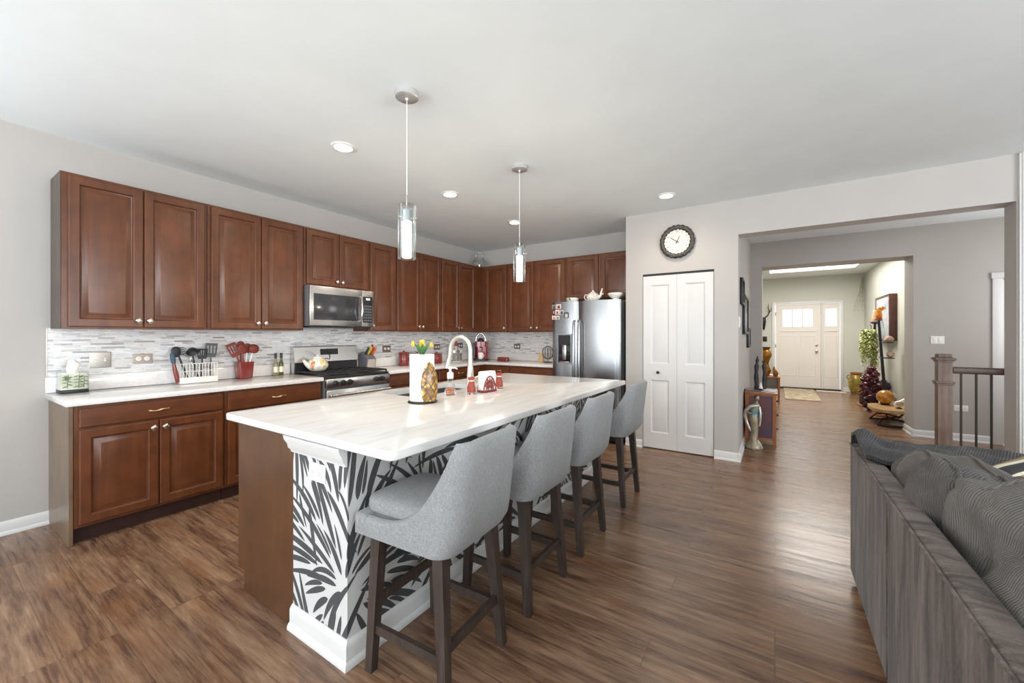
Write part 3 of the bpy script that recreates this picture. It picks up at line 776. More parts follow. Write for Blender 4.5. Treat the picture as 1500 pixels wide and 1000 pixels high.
M['leafink'] = mat('wallpaper_leaf_ink', '#4b4c4d', .6, var=.06)
def clip(poly, lo, hi, ax):
    for s, lim in ((1, lo), (-1, -hi)):
        out = []
        for i in range(len(poly)):
            a, b = poly[i], poly[(i+1) % len(poly)]
            da, db = s*a[ax]-lim, s*b[ax]-lim
            if da >= 0: out.append(a)
            if (da >= 0) != (db >= 0):
                t = da/(da-db); out.append((a[0]+(b[0]-a[0])*t, a[1]+(b[1]-a[1])*t))
        poly = out
        if len(poly) < 3: return []
    return poly
def wallpaper():
    bm = NB(); bx(bm, WX0, WX1, WY0, WY1, .001, .8765)
    for f in bm.faces: f.material_index = 0
    rnd = random.Random(11)
    S0, S1, S2 = 0, .4, .4+WY1-WY0
    cents = [(.38, .30), (.02, .90), (.20, -.15), (.80, .95), (.98, .22), (1.35, .72), (1.70, .10), (1.95, .85), (2.3, .35), (2.7, .80), (2.95, .1)]
    CS = .003; occ = set(); lift = .0003
    def cell(x, y): return (int(math.floor(x/CS)), int(math.floor(y/CS)))
    def field(x, y):
        dx, dy = min(((x-c, y-d) for c, d in cents), key=lambda q: q[0]*q[0]+q[1]*q[1])
        return math.atan2(dy, dx), math.hypot(dx, dy)
    for it in range(9000):
        x = rnd.uniform(-.1, S2+.05); y = rnd.uniform(0, .9); a, r = field(x, y)
        big = max(0, 1-it/6000)
        l = rnd.uniform(.13, .20)+.22*big*rnd.random(); w = rnd.uniform(.0055, .0085)+.0055*big
        th = a+rnd.uniform(-.16, .16); bend = -.9*math.cos(a)*rnd.uniform(.5, 1)+rnd.uniform(-.45, .45)
        n = 12; mid = []
        for k in range(n+1):
            mid.append((x, y, th)); x += l/n*math.cos(th); y += l/n*math.sin(th); th += bend/n
        def wd(t): return w*(math.sin(PI*t**.72)**.75)*1.05+.0014
        hit = 0; cells = []
        for k in range(n+1):
            xa, ya, ta = mid[k]; wa = wd(k/n)+.0022
            m_ = max(1, int(wa/CS))
            for j in range(-m_, m_+1):
                c = cell(xa-wa*j/m_*math.sin(ta), ya+wa*j/m_*math.cos(ta)); cells.append((c, abs(j) < m_))
        for c, core in cells:
            if c in occ: hit += 1
        if hit > .05*len(cells): continue
        for k in range(n):
            for q in (0, .33, .66):
                xa = mid[k][0]+(mid[k+1][0]-mid[k][0])*q; ya = mid[k][1]+(mid[k+1][1]-mid[k][1])*q; ta = mid[k][2]; wa = wd((k+q)/n); m_ = max(1, int(wa/CS)+1)
                for j in range(-m_, m_+1): occ.add(cell(xa-wa*j/m_*math.sin(ta), ya+wa*j/m_*math.cos(ta)))
        lift += 1.1e-6
        for k in range(n):
            (xa, ya, ta), (xb, yb, tb) = mid[k], mid[k+1]; wa, wb = wd(k/n), wd((k+1)/n) if k < n-1 else .0004
            q = [(xa-wa*math.sin(ta), ya+wa*math.cos(ta)), (xa+wa*math.sin(ta), ya-wa*math.cos(ta)), (xb+wb*math.sin(tb), yb-wb*math.cos(tb)), (xb-wb*math.sin(tb), yb+wb*math.cos(tb))]
            for lo, hi, fn in ((S0, S1, lambda s, v: V(WX0+s, WY0-lift, v)), (S1, S2, lambda s, v: V(WX1+lift, WY0+s-.4, v))):
                p = clip(clip(q, lo, hi, 0), .005, .875, 1)
                if len(p) >= 3:
                    try: f = bm.faces.new([bm.verts.new(fn(*c)) for c in p]); f.material_index = 1
                    except ValueError: pass
    return bm
wp = wallpaper(); bmesh.ops.translate(wp, verts=wp.verts, vec=-isl.location)
me = bpy.data.meshes.new('wallpapered_wall'); wp.to_mesh(me); wp.free(); me.materials.append(M['paperwall']); me.materials.append(M['leafink'])
o = bpy.data.objects.new('wallpapered_wall', me); COL.objects.link(o); o.parent = isl; o['label'] = 'white island wall papered with grey palm leaves'
def ibase(bm):
    h, t = .105, .016; e = t+.012
    prof = [(0, .001), (e, .001), (e, .014), (t+.006, .026), (t, .030), (t, h-.022), (t-.003, h-.012), (.006, h-.004), (.004, h), (0, h)]
    path = [(WX0-.002, WY0, 0, -1), (WX1, WY0, 1, -1), (WX1, WY1, 1, 1), (WX0, WY1, 0, 1)]
    ringloft(bm, [[V(x+nx*a, y+ny*a, z) for a, z in prof] for x, y, nx, ny in path])
part('baseboard', M['white'], isl, ibase, world=True)
def crown(bm):
    prof = [(0, .795), (.008, .795), (.010, .805), (.020, .815), (.024, .835), (.036, .855), (.040, .875), (0, .8765)]
    path = [(WX0-.002, WY0, -.3, -1), (WX1, WY0, 0, -1)]
    ringloft(bm, [[V(x+nx*a, y+ny*a, z) for a, z in prof] for x, y, nx, ny in path])
part('crown_moulding', M['white'], isl, crown, world=True)

top = thing('island_worktop', 'white quartz island worktop with grey streaks and rounded corners', 'countertop', (-1.77, 2.26, .878))
def itop(bm):
    h1 = rrect(HX0, HX1, HY0, HY1, .914, .02); h0 = rrect(HX0, HX1, HY0, HY1, .8785, .02)
    R = [h0, h1, rrect(IX0+.005, IX1-.005, IY0+.005, IY1-.005, .914, .025), rrect(IX0+.0015, IX1-.0015, IY0+.0015, IY1-.0015, .9125, .028), rrect(IX0, IX1, IY0, IY1, .909, .03), rrect(IX0, IX1, IY0, IY1, .883, .03), rrect(IX0+.004, IX1-.004, IY0+.004, IY1-.004, .8785, .026), h0]
    ringloft(bm, R, cap=False); bmesh.ops.remove_doubles(bm, verts=bm.verts, dist=1e-6)
part('slab', M['quartz'], top, itop, world=True, smooth=30)
sk = thing('sink', 'undermount steel sink set in the island worktop', 'sink', (-2.15, 2.21, .66))
def basin(bm):
    R = [rrect(HX0-.012, HX1+.012, HY0-.012, HY1+.012, .8782, .03), rrect(HX0-.002, HX1+.002, HY0-.002, HY1+.002, .8782, .022), rrect(HX0+.004, HX1-.004, HY0+.004, HY1-.004, .70, .03), rrect(HX0+.03, HX1-.03, HY0+.03, HY1-.03, .675, .03), rrect(HX0+.15, HX1-.15, HY0+.3, HY1-.3, .672, .02)]
    ringloft(bm, R, cap=False); bm.faces.new([bm.verts.new(p) for p in R[-1]])
M['sinksteel'] = mat('sink_steel', '#8c8e90', .32, .9)
part('basin', M['sinksteel'], sk, basin, world=True)
part('drain', M['chrome'], sk, lambda bm: lathe(bm, [(.045, 0), (.045, .003), (.03, .004), (.001, .002)], (-2.15, 2.21, .6725), 20), world=True)
fx, fy = -1.925, 2.37
fa = thing('faucet', 'tall brushed gooseneck tap standing by the island sink', 'faucet', (fx, fy, .9142))
M['nickel_warm'] = mat('warm_nickel', '#dcd6cc', .38, .7)
M['canopy'] = mat('satin_canopy', '#d3d3d2', .3, .6)
def spout(bm):
    pts = [(fx, fy, .94), (fx, fy, 1.02), (fx, fy, 1.20)]
    for i in range(1, 13):
        a = PI*i/12; pts.append((fx-.1+.1*math.cos(a), fy, 1.205+.1*math.sin(a)))
    pts += [(fx-.203, fy, 1.17), (fx-.212, fy, 1.13)]
    tube(bm, pts, [.022, .019]+[.0155]*(len(pts)-2), 16)
part('spout', M['nickel_warm'], fa, spout, world=True)
part('spray_head', M['nickel_warm'], fa, lambda bm: rod(bm, (fx-.211, fy, 1.137), (fx-.232, fy, 1.062), .0165, .023, 16), world=True)
part('base', M['nickel_warm'], fa, lambda bm: lathe(bm, [(.034, 0), (.034, .006), (.031, .012), (.029, .06), (.021, .17), (.001, .171)], (fx, fy, .9142), 20), world=True)
part('lever', M['nickel_warm'], fa, lambda bm: (rod(bm, (fx, fy+.02, .985), (fx, fy+.045, .99), .012, .012), tube(bm, [(fx, fy+.045, .99), (fx+.01, fy+.075, 1.0), (fx+.03, fy+.10, 1.03)], [.009, .007, .006], 10)), world=True)

def outlet(name, label, loc, rz, w=.115, h=.073, kind='duplex', plate=None, frame=None, group=None):
    """plate in local x-z facing -y"""
    r = thing(name, label, 'switch' if kind in ('toggle', 'rocker') else 'outlet', loc, rz, group)
    pm = plate or M['whiteplastic']
    part('cover_plate', pm, r, lambda bm: panel(bm, (-w/2, 0, -h/2), (1, 0, 0), (0, 0, 1), (0, -1, 0), w, h, [(0, 0), (0, .003), (.003, .006), (.006, .0065)]), smooth=20)
    if kind == 'duplex':
        for s in (-1, 1):
            f = part('receptacle', M['whiteplastic'], r, lambda bm: lathe(bm, [(.0175, 0), (.0175, .003), (.001, .0032)], (s*.024*w/.115 if w > h else 0, -.0065, 0 if w > h else s*.024), 16, 'y'))
            x0, z0 = (s*.024*w/.115, 0) if w > h else (0, s*.024)
            part('slot', M['darkplastic'], f, lambda bm: (bx(bm, x0-.004, x0+.004, -.0103, -.0096, z0+.004, z0+.006), bx(bm, x0-.004, x0+.004, -.0103, -.0096, z0-.006, z0-.004), bx(bm, x0+.008, x0+.011, -.0103, -.0096, z0-.002, z0+.002)))
    elif kind == 'toggle':
        for s in (-1, 1): part('toggle', M['whiteplastic'], r, lambda bm: (bx(bm, s*.024-.005, s*.024+.005, -.0085, -.006, -.013, .013), bar(bm, (s*.024, -.006, 0), (s*.024, -.02, .008), .008, .009)))
    else:
        for s in (-1, 1): part('rocker', M['whiteplastic'], r, lambda bm: bx(bm, s*.024-.0155, s*.024+.0155, -.0095, -.006, -.031, .031, .001))
    return r
io = outlet('outlet', 'white outlet plate on the leaf-papered end of the island', (-1.635, WY0-.0012, .735), 0, .118, .078)
LW = PI/2   # plate facing +x
xw = XL+.0095
outlet('light_switch', 'steel double toggle switch plate above the tissue box', (xw, .84, 1.135), LW, .118, .118, 'toggle', M['steelplate'])
M['tanplate'] = mat('tan_plate', '#b1a398', .4, .3)
outlet('outlet', 'tan-framed double outlet on the mosaic between switch plate and dish rack', (xw, 1.082, 1.132), LW, .122, .075, 'duplex', M['tanplate'])
M['brownplate'] = mat('brown_plate', '#7b6a60', .4, .3)
outlet('outlet', 'brown-framed outlet on the mosaic between the knife block and red canisters', (xw, 3.51, 1.142), LW, .13, .085, 'duplex', M['brownplate'])
outlet('outlet', 'grey-framed outlet on the mosaic above the small red lidded canister', (xw, 4.45, 1.14), LW, .13, .085, 'duplex', M['brownplate'])
outlet('outlet', 'grey outlet plate behind the tap arch near the coffee pods', (xw, 4.98, 1.15), LW, .13, .085, 'duplex', M['brownplate'])
outlet('outlet', 'brown-framed outlet on the back wall above the red butter dish', (-3.47, YB-.0095, 1.135), 0, .12, .08, 'duplex', M['brownplate'])
outlet('light_switch', 'white wide switch plate on the grey hall wall above the newel post', (1.737, 7.2695, 1.256), 0, .125, .10, 'rocker')
outlet('outlet', 'low white outlet plate behind the stair balusters', (1.945, 7.2695, .405), 0, .125, .075)
outlet('light_switch', 'small white switch plate on the hall opening edge below the dark frames', (-.3195, 4.93, 1.46), LW, .10, .115, 'rocker')

# ================================================================== STOOLS
def make_stool(label):
    t = thing('counter_stool', label, 'stool', (0, 0, 0), 0, 'grey counter stools along the island')
    W = .212
    def pathpts(off, n=20):
        pts = []; w = W-off; xr = .225-off; r = max(.02, .075-off)
        for i in range(n): pts.append((-.262+(xr-r+.262)*i/(n-1), -w))
        for i in range(1, 8):
            a = -PI/2+PI/2*i/8; pts.append((xr-r+r*math.cos(a), -w+r+r*math.sin(a)))
        for i in range(9): pts.append((xr, -w+r+(2*w-2*r)*i/8))
        for i in range(1, 8):
            a = PI/2*i/8; pts.append((xr-r+r*math.cos(a), w-r+r*math.sin(a)))
        for i in range(n): pts.append((xr-r-(xr-r+.262)*i/(n-1), w))
        return pts
    Po, Pi = pathpts(0), pathpts(.042)
    def top_h(x, y):
        s = max(0, min(1, (x+.20)/.375))
        k = s*s*s*(.35+.65*s)
        return .612+.335*k+(.006*(1-(y/W)**2) if x > .15 else 0)
    def place(x, y, z):
        t_ = max(0, (z-.54)/.41)
        lean = .05*t_*max(0, min(1, (x+.1)/.25)); nar = 1-.035*t_
        bot = .028*(max(0, (.60-z)/.06))**1.5*max(0, min(1, (x-.02)/.16))
        return V(x+lean-bot, y*nar, z)
    def shell(bm):
        R = []
        for (xo, yo), (xi, yi) in zip(Po, Pi):
            h = top_h(xo, yo); ring = []
            for k in range(9): ring.append(place(xo, yo, .537+(h-.018-.537)*k/8))
            for q in (.15, .5, .85):
                ring.append(place(xo+(xi-xo)*q, yo+(yi-yo)*q, h-.018+.018*math.sin(PI*q)**.6))
            for k in range(9): ring.append(place(xi, yi, h-.018-(h-.018-.537)*k/8))
            R.append(ring)
        ringloft(bm, R)
    part('backrest', M['fabric'], t, shell, smooth=50)
    part('seat_base', M['fabric'], t, lambda bm: bx(bm, -.262, .17, -W+.043, W-.043, .538, .612, .02, 3), smooth=60)
    def apron(bm): bx(bm, -.270, -.20, -W-.001, W+.001, .5365, .617, .016, 3)
    part('front_rail_cover', M['fabric'], t, apron, smooth=60)
    def cush(bm):
        superell(bm, (-.050, 0, .640), (.212, .176, .043), .28, 48, 18, zpow=.5)
        for v in bm.verts: v.co.z += .012*(1-((v.co.x+.06)/.22)**2)*(1-(v.co.y/.18)**2)
    part('seat', M['fabric'], t, cush, smooth=60)
    feet = {('f', -1): (-.195, -.190), ('f', 1): (-.195, .190), ('r', -1): (.178, -.188), ('r', 1): (.178, .188)}
    tops = {('f', -1): (-.175, -.165), ('f', 1): (-.175, .165), ('r', -1): (.135, -.160), ('r', 1): (.135, .160)}
    def at(k, z):
        a, b = tops[k], feet[k]; q = 1-z/.535
        return (a[0]+(b[0]-a[0])*q, a[1]+(b[1]-a[1])*q, z)
    for k in feet:
        part('leg', M['legwood'], t, bar, at(k, .538), at(k, .001), .048, .044, .034, .032)
    for a, b, z in ((('f', -1), ('r', -1), .17), (('f', 1), ('r', 1), .17), (('f', -1), ('f', 1), .27), (('r', -1), ('r', 1), .20)):
        p, q = V(*at(a, z)), V(*at(b, z)); d = (q-p).normalized()*.017
        part('stretcher', M['legwood'], t, bar, p+d, q-d, .020, .034)
    part('under_frame', M['legwood'], t, lambda bm: bx(bm, -.19, .11, -.15, .15, .522, .537))
    return t
st = make_stool('grey upholstered counter stool nearest the camera, at the island corner')
st.location = (-1.150, 1.225, 0); st.rotation_euler.z = math.radians(3)
dup(st, (-1.150, 1.815, 0), math.radians(0), 'second grey counter stool from the near island corner, between two others')
dup(st, (-1.150, 2.425, 0), math.radians(0), 'third grey counter stool along the island, partly hidden by the second')
dup(st, (-1.150, 3.235, 0), math.radians(0), 'grey counter stool at the far island end, in front of the white bifold door')

# ================================================================== LIGHT FITTINGS
M['bulbglow'] = emit('crystal_glow', '#fff0d8', 5.0)
M['downglow'] = emit('downlight_glow', '#fff1de', 30)
def pendant_crystal():
    m = NT('bubble_crystal'); n = m.n('ShaderNodeTexVoronoi'); m.l(m.coord(), n.inputs['Vector']); n.inputs['Scale'].default_value = 70
    c = m.ramp(n.outputs['Distance'], [(.1, lin('#c9b48f')), (.35, lin('#fff4e2'))])
    m.l(c, m.b.inputs['Base Color']); m.l(c, m.b.inputs['Emission Color']); m.b.inputs['Emission Strength'].default_value = 3.2
    return m.m
M['crystal'] = pendant_crystal()
def thin_glass():
    m = NT('thin_pendant_glass'); t = m.t
    tr = m.n('ShaderNodeBsdfTransparent'); gl = m.n('ShaderNodeBsdfGlossy'); gl.inputs['Roughness'].default_value = .03
    fr = m.n('ShaderNodeFresnel'); fr.inputs[0].default_value = 1.45
    w = m.noise(m.coord(), 20, 2)
    gl.inputs['Color'].default_value = (1, 1, 1, 1); m.l(m.ramp(w, [(0, (.93, .95, .95, 1)), (1, (.98, .99, .99, 1))]), tr.inputs['Color'])
    mx = m.n('ShaderNodeMixShader'); m.l(m.math('MULTIPLY', fr.outputs[0], .55), mx.inputs[0]); m.l(tr.outputs[0], mx.inputs[1]); m.l(gl.outputs[0], mx.inputs[2])
    out = [n for n in t.nodes if n.type == 'OUTPUT_MATERIAL'][0]; m.l(mx.outputs[0], out.inputs[0]); t.nodes.remove(m.b)
    return m.m
M['thinglass'] = thin_glass()
def pendant(loc, label):
    t = thing('pendant_lamp', label, 'lamp', loc, 0, 'glass pendants over the island')
    part('canopy', M['canopy'], t, lambda bm: lathe(bm, [(.066, 0), (.066, -.032), (.058, -.036), (.010, -.037), (.008, -.05), (.001, -.051)], (0, 0, -.001), 32))
    part('cord', M['whiteplastic'], t, lambda bm: rod(bm, (0, 0, -.05), (0, 0, -.64), .0022, None, 8))
    part('stem', M['chrome'], t, lambda bm: rod(bm, (0, 0, -.60), (0, 0, -.69), .005, None, 10))
    part('socket', M['chrome'], t, lambda bm: lathe(bm, [(.001, -.688), (.031, -.69), (.031, -.752), (.028, -.756), (.001, -.756)], (0, 0, 0), 24))
    part('crystal_tube', M['crystal'], t, lambda bm: lathe(bm, [(.001, -.757), (.027, -.757), (.027, -.962), (.024, -.966), (.001, -.966)], (0, 0, 0), 24))
    part('glass_shade', M['thinglass'], t, lambda bm: lathe(bm, [(.006, -.656), (.050, -.658), (.052, -.662), (.052, -.972), (.046, -.972), (.046, -.664), (.006, -.662)], (0, 0, 0), 40, cap=False))
    part('shade_screw', M['chrome'], t, lambda bm: [rod(bm, (math.cos(a)*.030, math.sin(a)*.030, -.735), (math.cos(a)*.060, math.sin(a)*.060, -.735), .004) for a in (.5, .5+2*PI/3, .5+4*PI/3)])
    lamp('pendant_bulb', (loc[0], loc[1], loc[2]-1.04), 8, (1, .85, .66), .03)
pendant((-1.80, 1.631, ZC), 'glass cylinder pendant lamp over the nearer half of the island')
pendant((-1.795, 2.861, ZC), 'glass cylinder pendant lamp over the far half of the island')
def downlight(x, y, label, p=34):
    t = thing('recessed_downlight', label, 'ceiling light', (x, y, ZC), 0, 'recessed lights in the kitchen ceiling')
    part('trim_ring', M['whiteplastic'], t, lambda bm: lathe(bm, [(.062, -.001), (.088, -.001), (.088, -.006), (.066, -.012), (.062, -.010), (.062, -.001)], (0, 0, 0), 32, cap=False))
    part('lens', M['downglow'], t, lambda bm: lathe(bm, [(.061, -.002), (.061, -.008), (.001, -.009)], (0, 0, 0), 32))
    lamp('downlight_beam', (x, y, ZC-.03), p, (1, .84, .67), .06, 150, .8)
downlight(-2.725, 1.843, 'lit recessed ceiling light in front of the range, nearest the camera')
downlight(-2.735, 3.046, 'lit recessed ceiling light between the two pendant cords')
downlight(-2.735, 4.248, 'lit recessed ceiling light close to the far pendant cord')
downlight(-.924, 4.279, 'lit recessed ceiling light in front of the wall clock', 17)
area('foyer_tray_light', (.655, 9.68, 2.99), (0, 0, 0), 1.2, 2.4, 84, (1, .95, .88))
area('hall_fill_light', (3.12, 6.15, 1.75), (PI/2, 0, PI/2), 1.3, 1.2, 26, (.97, .98, 1))  # added unseen fill to brighten the hall; the wall here has no window

# ================================================================== CLOCK
M['dial'] = mat('clock_dial', '#d9d6d0', .5, var=.03)
ck = thing('wall_clock', 'round wall clock with dark embossed rim above the pantry door', 'clock', (-.915, YP-.001, 2.365))
def rim(bm):
    R = []
    for i in range(96):
        a = 2*PI*i/96; ring = []
        for j in range(8):
            b = 2*PI*j/8
            bp = 1+.22*noise.noise(V(math.cos(a)*9, math.sin(a)*9, math.cos(b)*1.5+5))+.16*math.sin(a*22)*math.cos(b)
            r = .160+.026*bp*math.cos(b); y = -.028-.020*bp*math.sin(b)
            ring.append(V(r*math.cos(a), y, r*math.sin(a)))
        R.append(ring)
    R.append(R[0]); ringloft(bm, R, cap=False); bmesh.ops.remove_doubles(bm, verts=bm.verts, dist=1e-6)
M['pewter'] = mat('dark_pewter', '#4d4a47', .45, .5, var=.35, scale=40)
part('rim', M['pewter'], ck, rim, smooth=50)
part('case', M['pewter'], ck, lambda bm: lathe(bm, [(.165, 0), (.165, .02), (.14, .024)], (0, 0, 0), 48, 'y'))
part('face', M['dial'], ck, lambda bm: lathe(bm, [(.142, .0245), (.142, .028), (.001, .0282)], (0, 0, 0), 48, 'y'))
for h in range(1, 13):
    a = PI/2-h*PI/6; b = text_bm(str(h), .026)
    bmesh.ops.rotate(b, verts=b.verts, matrix=Matrix.Rotation(PI/2, 3, 'X')); bmesh.ops.translate(b, verts=b.verts, vec=V(.112*math.cos(a), -.0290, .112*math.sin(a)))
    obj('numeral', b, M['keygrey'], ck)
for s in (-1, 1):
    part('sub_dial', M['keygrey'], ck, lambda bm: lathe(bm, [(.020, .0283), (.020, .0288), (.0185, .0288), (.0185, .0283)], (s*.038, 0, -.055), 24, 'y', cap=False))
def hand(bm, ang, L, w, y):
    d = V(math.sin(ang), 0, math.cos(ang)); s = V(d.z, 0, -d.x)
    ringloft(bm, [[-d*.025+s*w+V(0, y, 0), -d*.025-s*w+V(0, y, 0), d*L-s*w*.4+V(0, y, 0), d*L+s*w*.4+V(0, y, 0)], [-d*.025+s*w+V(0, y-.0012, 0), -d*.025-s*w+V(0, y-.0012, 0), d*L-s*w*.4+V(0, y-.0012, 0), d*L+s*w*.4+V(0, y-.0012, 0)]])
part('hour_hand', M['black'], ck, hand, math.radians(26), .068, .0045, -.0305)
part('minute_hand', M['black'], ck, hand, math.radians(306), .088, .0038, -.0325)

# ================================================================== STAIR RAIL
nw = thing('newel_post', 'square weathered-brown newel post with stepped cap', 'stair post', (1.25, 5.07, 0))
def nb_(bm):
    bx(bm, -.046, .046, -.046, .046, .001, 1.10, .004); bx(bm, -.060, .060, -.060, .060, .001, .16, .004)
part('post', M['newel'], nw, nb_)
part('collar', M['newel'], nw, lambda bm: (bx(bm, -.060, .060, -.060, .060, .895, .915, .005), bx(bm, -.052, .052, -.052, .052, .88, .895, .003)))
part('cap', M['newel'], nw, lambda bm: (bx(bm, -.054, .054, -.054, .054, 1.085, 1.10, .003), bx(bm, -.066, .066, -.066, .066, 1.10, 1.122, .006), bx(bm, -.046, .046, -.046, .046, 1.122, 1.155, .006)))
hr = thing('stair_railing', 'dark wooden handrail on thin black balusters beside the newel post', 'railing', (1.75, 5.07, 0))
part('handrail', M['handrail'], hr, lambda bm: bx(bm, 1.298, 2.2, 5.04, 5.10, .985, 1.042, .01, 3), world=True)
for x in (1.357, 1.447, 1.535, 1.63, 1.72, 1.81, 1.90, 1.99, 2.08):
    part('baluster', M['bronze'], hr, lambda bm: bx(bm, x-.0065, x+.0065, 5.0635, 5.0765, .03, .986), world=True)
part('shoe_rail', M['handrail'], hr, lambda bm: bx(bm, 1.312, 2.2, 5.045, 5.095, .001, .03, .004), world=True)

# ================================================================== COUNTER ITEMS (island)
ZW = .9145
pt = thing('paper_towel_holder', 'paper towel roll on a holder with a painted pineapple and flower finial', 'paper towel holder', (-1.80, 1.752, ZW))
part('base', M['bronze'], pt, lambda bm: lathe(bm, [(.088, 0), (.090, .004), (.084, .010), (.001, .011)], (.005, 0, 0), 32))
part('towel_roll', M['paper'], pt, lambda bm: lathe(bm, [(.020, .012), (.073, .012), (.0735, .015), (.0735, .287), (.073, .290), (.020, .290), (.020, .012)], (0, 0, 0), 40, cap=False))
part('post', M['bronze'], pt, lambda bm: rod(bm, (0, 0, .010), (0, 0, .30), .010))
def pine_mat():
    m = NT('painted_pineapple'); s = m.n('ShaderNodeSeparateXYZ'); m.l(m.coord(), s.inputs[0])
    a = m.math('ADD', m.math('MULTIPLY', s.outputs[1], 26), m.math('MULTIPLY', s.outputs[2], 15)); b = m.math('SUBTRACT', m.math('MULTIPLY', s.outputs[1], 26), m.math('MULTIPLY', s.outputs[2], 15))
    f = m.math('MINIMUM', m.math('PINGPONG', a, .5), m.math('PINGPONG', b, .5))
    n = m.noise(m.coord(), 30, 3)
    base = m.ramp(n, [(.35, lin('#6f4a18')), (.5, lin('#a8781f')), (.65, lin('#dcc070'))])
    m.l(m.mix(m.ramp(f, [(.06, (1, 1, 1, 1)), (.12, (0, 0, 0, 1))]), base, lin('#5a4448')), m.b.inputs['Base Color'])
    m.b.inputs['Roughness'].default_value = .3; m.b.inputs['Coat Weight'].default_value = .3
    m.bump(f, .6, .004); return m.m
M['pineapple'] = pine_mat()
def pine(bm):
    for i, z in enumerate([]): pass
    lathe(bm, [(.001, 0), (.034, .002), (.044, .02), (.052, .07), (.053, .11), (.046, .16), (.032, .20), (.015, .228), (.001, .235)], (0, 0, 0), 28)
    for v in bm.verts: v.co = V(.072+v.co.x*.42, v.co.y+.02, v.co.z+.010)
    bmesh.ops.rotate(bm, verts=bm.verts, cent=(0, 0, 0), matrix=Matrix.Rotation(math.radians(-25), 3, 'Z'))
part('pineapple_ornament', M['pineapple'], pt, pine, smooth=60)
M['leafgreen'] = mat('painted_leaf', '#4d7d4a', .4, var=.35, scale=25)
M['petal'] = mat('painted_petal', '#e6cf62', .4, var=.2, scale=25)
def blade(bm, base, d, L, w, curl, n=6, side=None):
    base, d = V(*base), V(*d).normalized(); s = V(*side) if side else d.cross(V(0, 0, 1)); s = (s if s.length > .01 else V(1, 0, 0)).normalized(); o = s.cross(d).normalized(); P = []
    for i in range(n+1):
        t = i/n; c = base+d*L*t+o*curl*t*t; ww = w*max(.04, math.sin(PI*(t*.85+.12)))
        P.append((bm.verts.new(c-s*ww), bm.verts.new(c+o*ww*.25), bm.verts.new(c+s*ww)))
    for a, b in zip(P, P[1:]):
        bm.faces.new((a[0], a[1], b[1], b[0])); bm.faces.new((a[1], a[2], b[2], b[1]))
def leaves(bm):
    for i in range(9):
        a = i*2*PI/9; blade(bm, (.012*math.cos(a), .012*math.sin(a), .288), (.35*math.cos(a), .35*math.sin(a), 1), .075, .013, -.012)
part('finial_leaves', M['leafgreen'], pt, leaves)
def petals(bm):
    for cx, cy, cz, q in ((0, 0, .335, 1.3), (-.03, -.045, .345, .8), (.03, .05, .338, .8)):
        for i in range(6):
            a = i*PI/3; blade(bm, (cx, cy, cz-.01), (.5*math.cos(a), .5*math.sin(a), 1), .042*q, .013*q, .010)
part('finial_flowers', M['petal'], pt, petals)

sp = thing('soap_dispenser', 'clear glass soap pump bottle with orange pebbles inside', 'soap dispenser', (-1.85, 2.062, ZW))
part('bottle', M['thinglass'], sp, lambda bm: lathe(bm, [(.001, .001), (.040, .001), (.042, .008), (.038, .03), (.024, .085), (.020, .10), (.020, .115)], (0, 0, 0), 28, cap=False), smooth=60)
M['pebble'] = mat('orange_pebble', '#d98a63', .4, var=.4, scale=60)
def peb(bm):
    rr = random.Random(3)
    for i in range(40):
        a = rr.uniform(0, 6.28); z = rr.uniform(.009, .045); r = (.032-.25*z)*math.sqrt(rr.random()); ball(bm, (r*math.cos(a), r*math.sin(a), z), .006, u=8, v=6)
pb = part('filling', M['pebble'], sp, peb); pb['kind'] = 'stuff'
part('collar', M['whiteplastic'], sp, lambda bm: lathe(bm, [(.021, .112), (.022, .116), (.022, .150), (.013, .154), (.008, .160), (.008, .175), (.001, .175)], (0, 0, 0), 20))
part('pump_head', M['whiteplastic'], sp, lambda bm: (lathe(bm, [(.001, .173), (.012, .174), (.013, .188), (.009, .193), (.001, .194)], (0, 0, 0), 16), tube(bm, [(0, 0, .184), (.03, .015, .184), (.045, .022, .176)], [.006, .005, .004], 8)))
M['redband'] = mat('red_band_glaze', '#9c4436', .35, var=.3, scale=55)
def shaker(label, loc):
    t = thing('shaker', label, 'salt shaker', loc, 0, 'red shakers by the napkin holder')
    part('body', M['redband'], t, lambda bm: lathe(bm, [(.001, .012), (.029, .012), (.030, .03), (.025, .06), (.020, .080), (.019, .088)], (0, 0, 0), 24))
    part('foot', M['glass'], t, lambda bm: lathe(bm, [(.001, 0), (.030, 0), (.031, .004), (.029, .0115), (.001, .0118)], (0, 0, 0), 24))
    part('neck_band', M['ceramic'], t, lambda bm: lathe(bm, [(.001, .0885), (.020, .0885), (.0205, .096), (.001, .0965)], (0, 0, 0), 24))
    part('cap', M['redband'], t, lambda bm: lathe(bm, [(.001, .0968), (.021, .0968), (.024, .108), (.020, .117), (.001, .120)], (0, 0, 0), 24))
shaker('red glass shaker at the left end of the napkin holder', (-1.755, 2.172, ZW))
shaker('red glass shaker at the right end of the napkin holder', (-1.765, 2.520, ZW))
nh = thing('napkin_holder', 'red openwork napkin holder filled with white napkins', 'napkin holder', (-1.735, 2.325, ZW), math.radians(-8))
M['russet'] = mat('russet_metal', '#8f3d35', .4, .3)
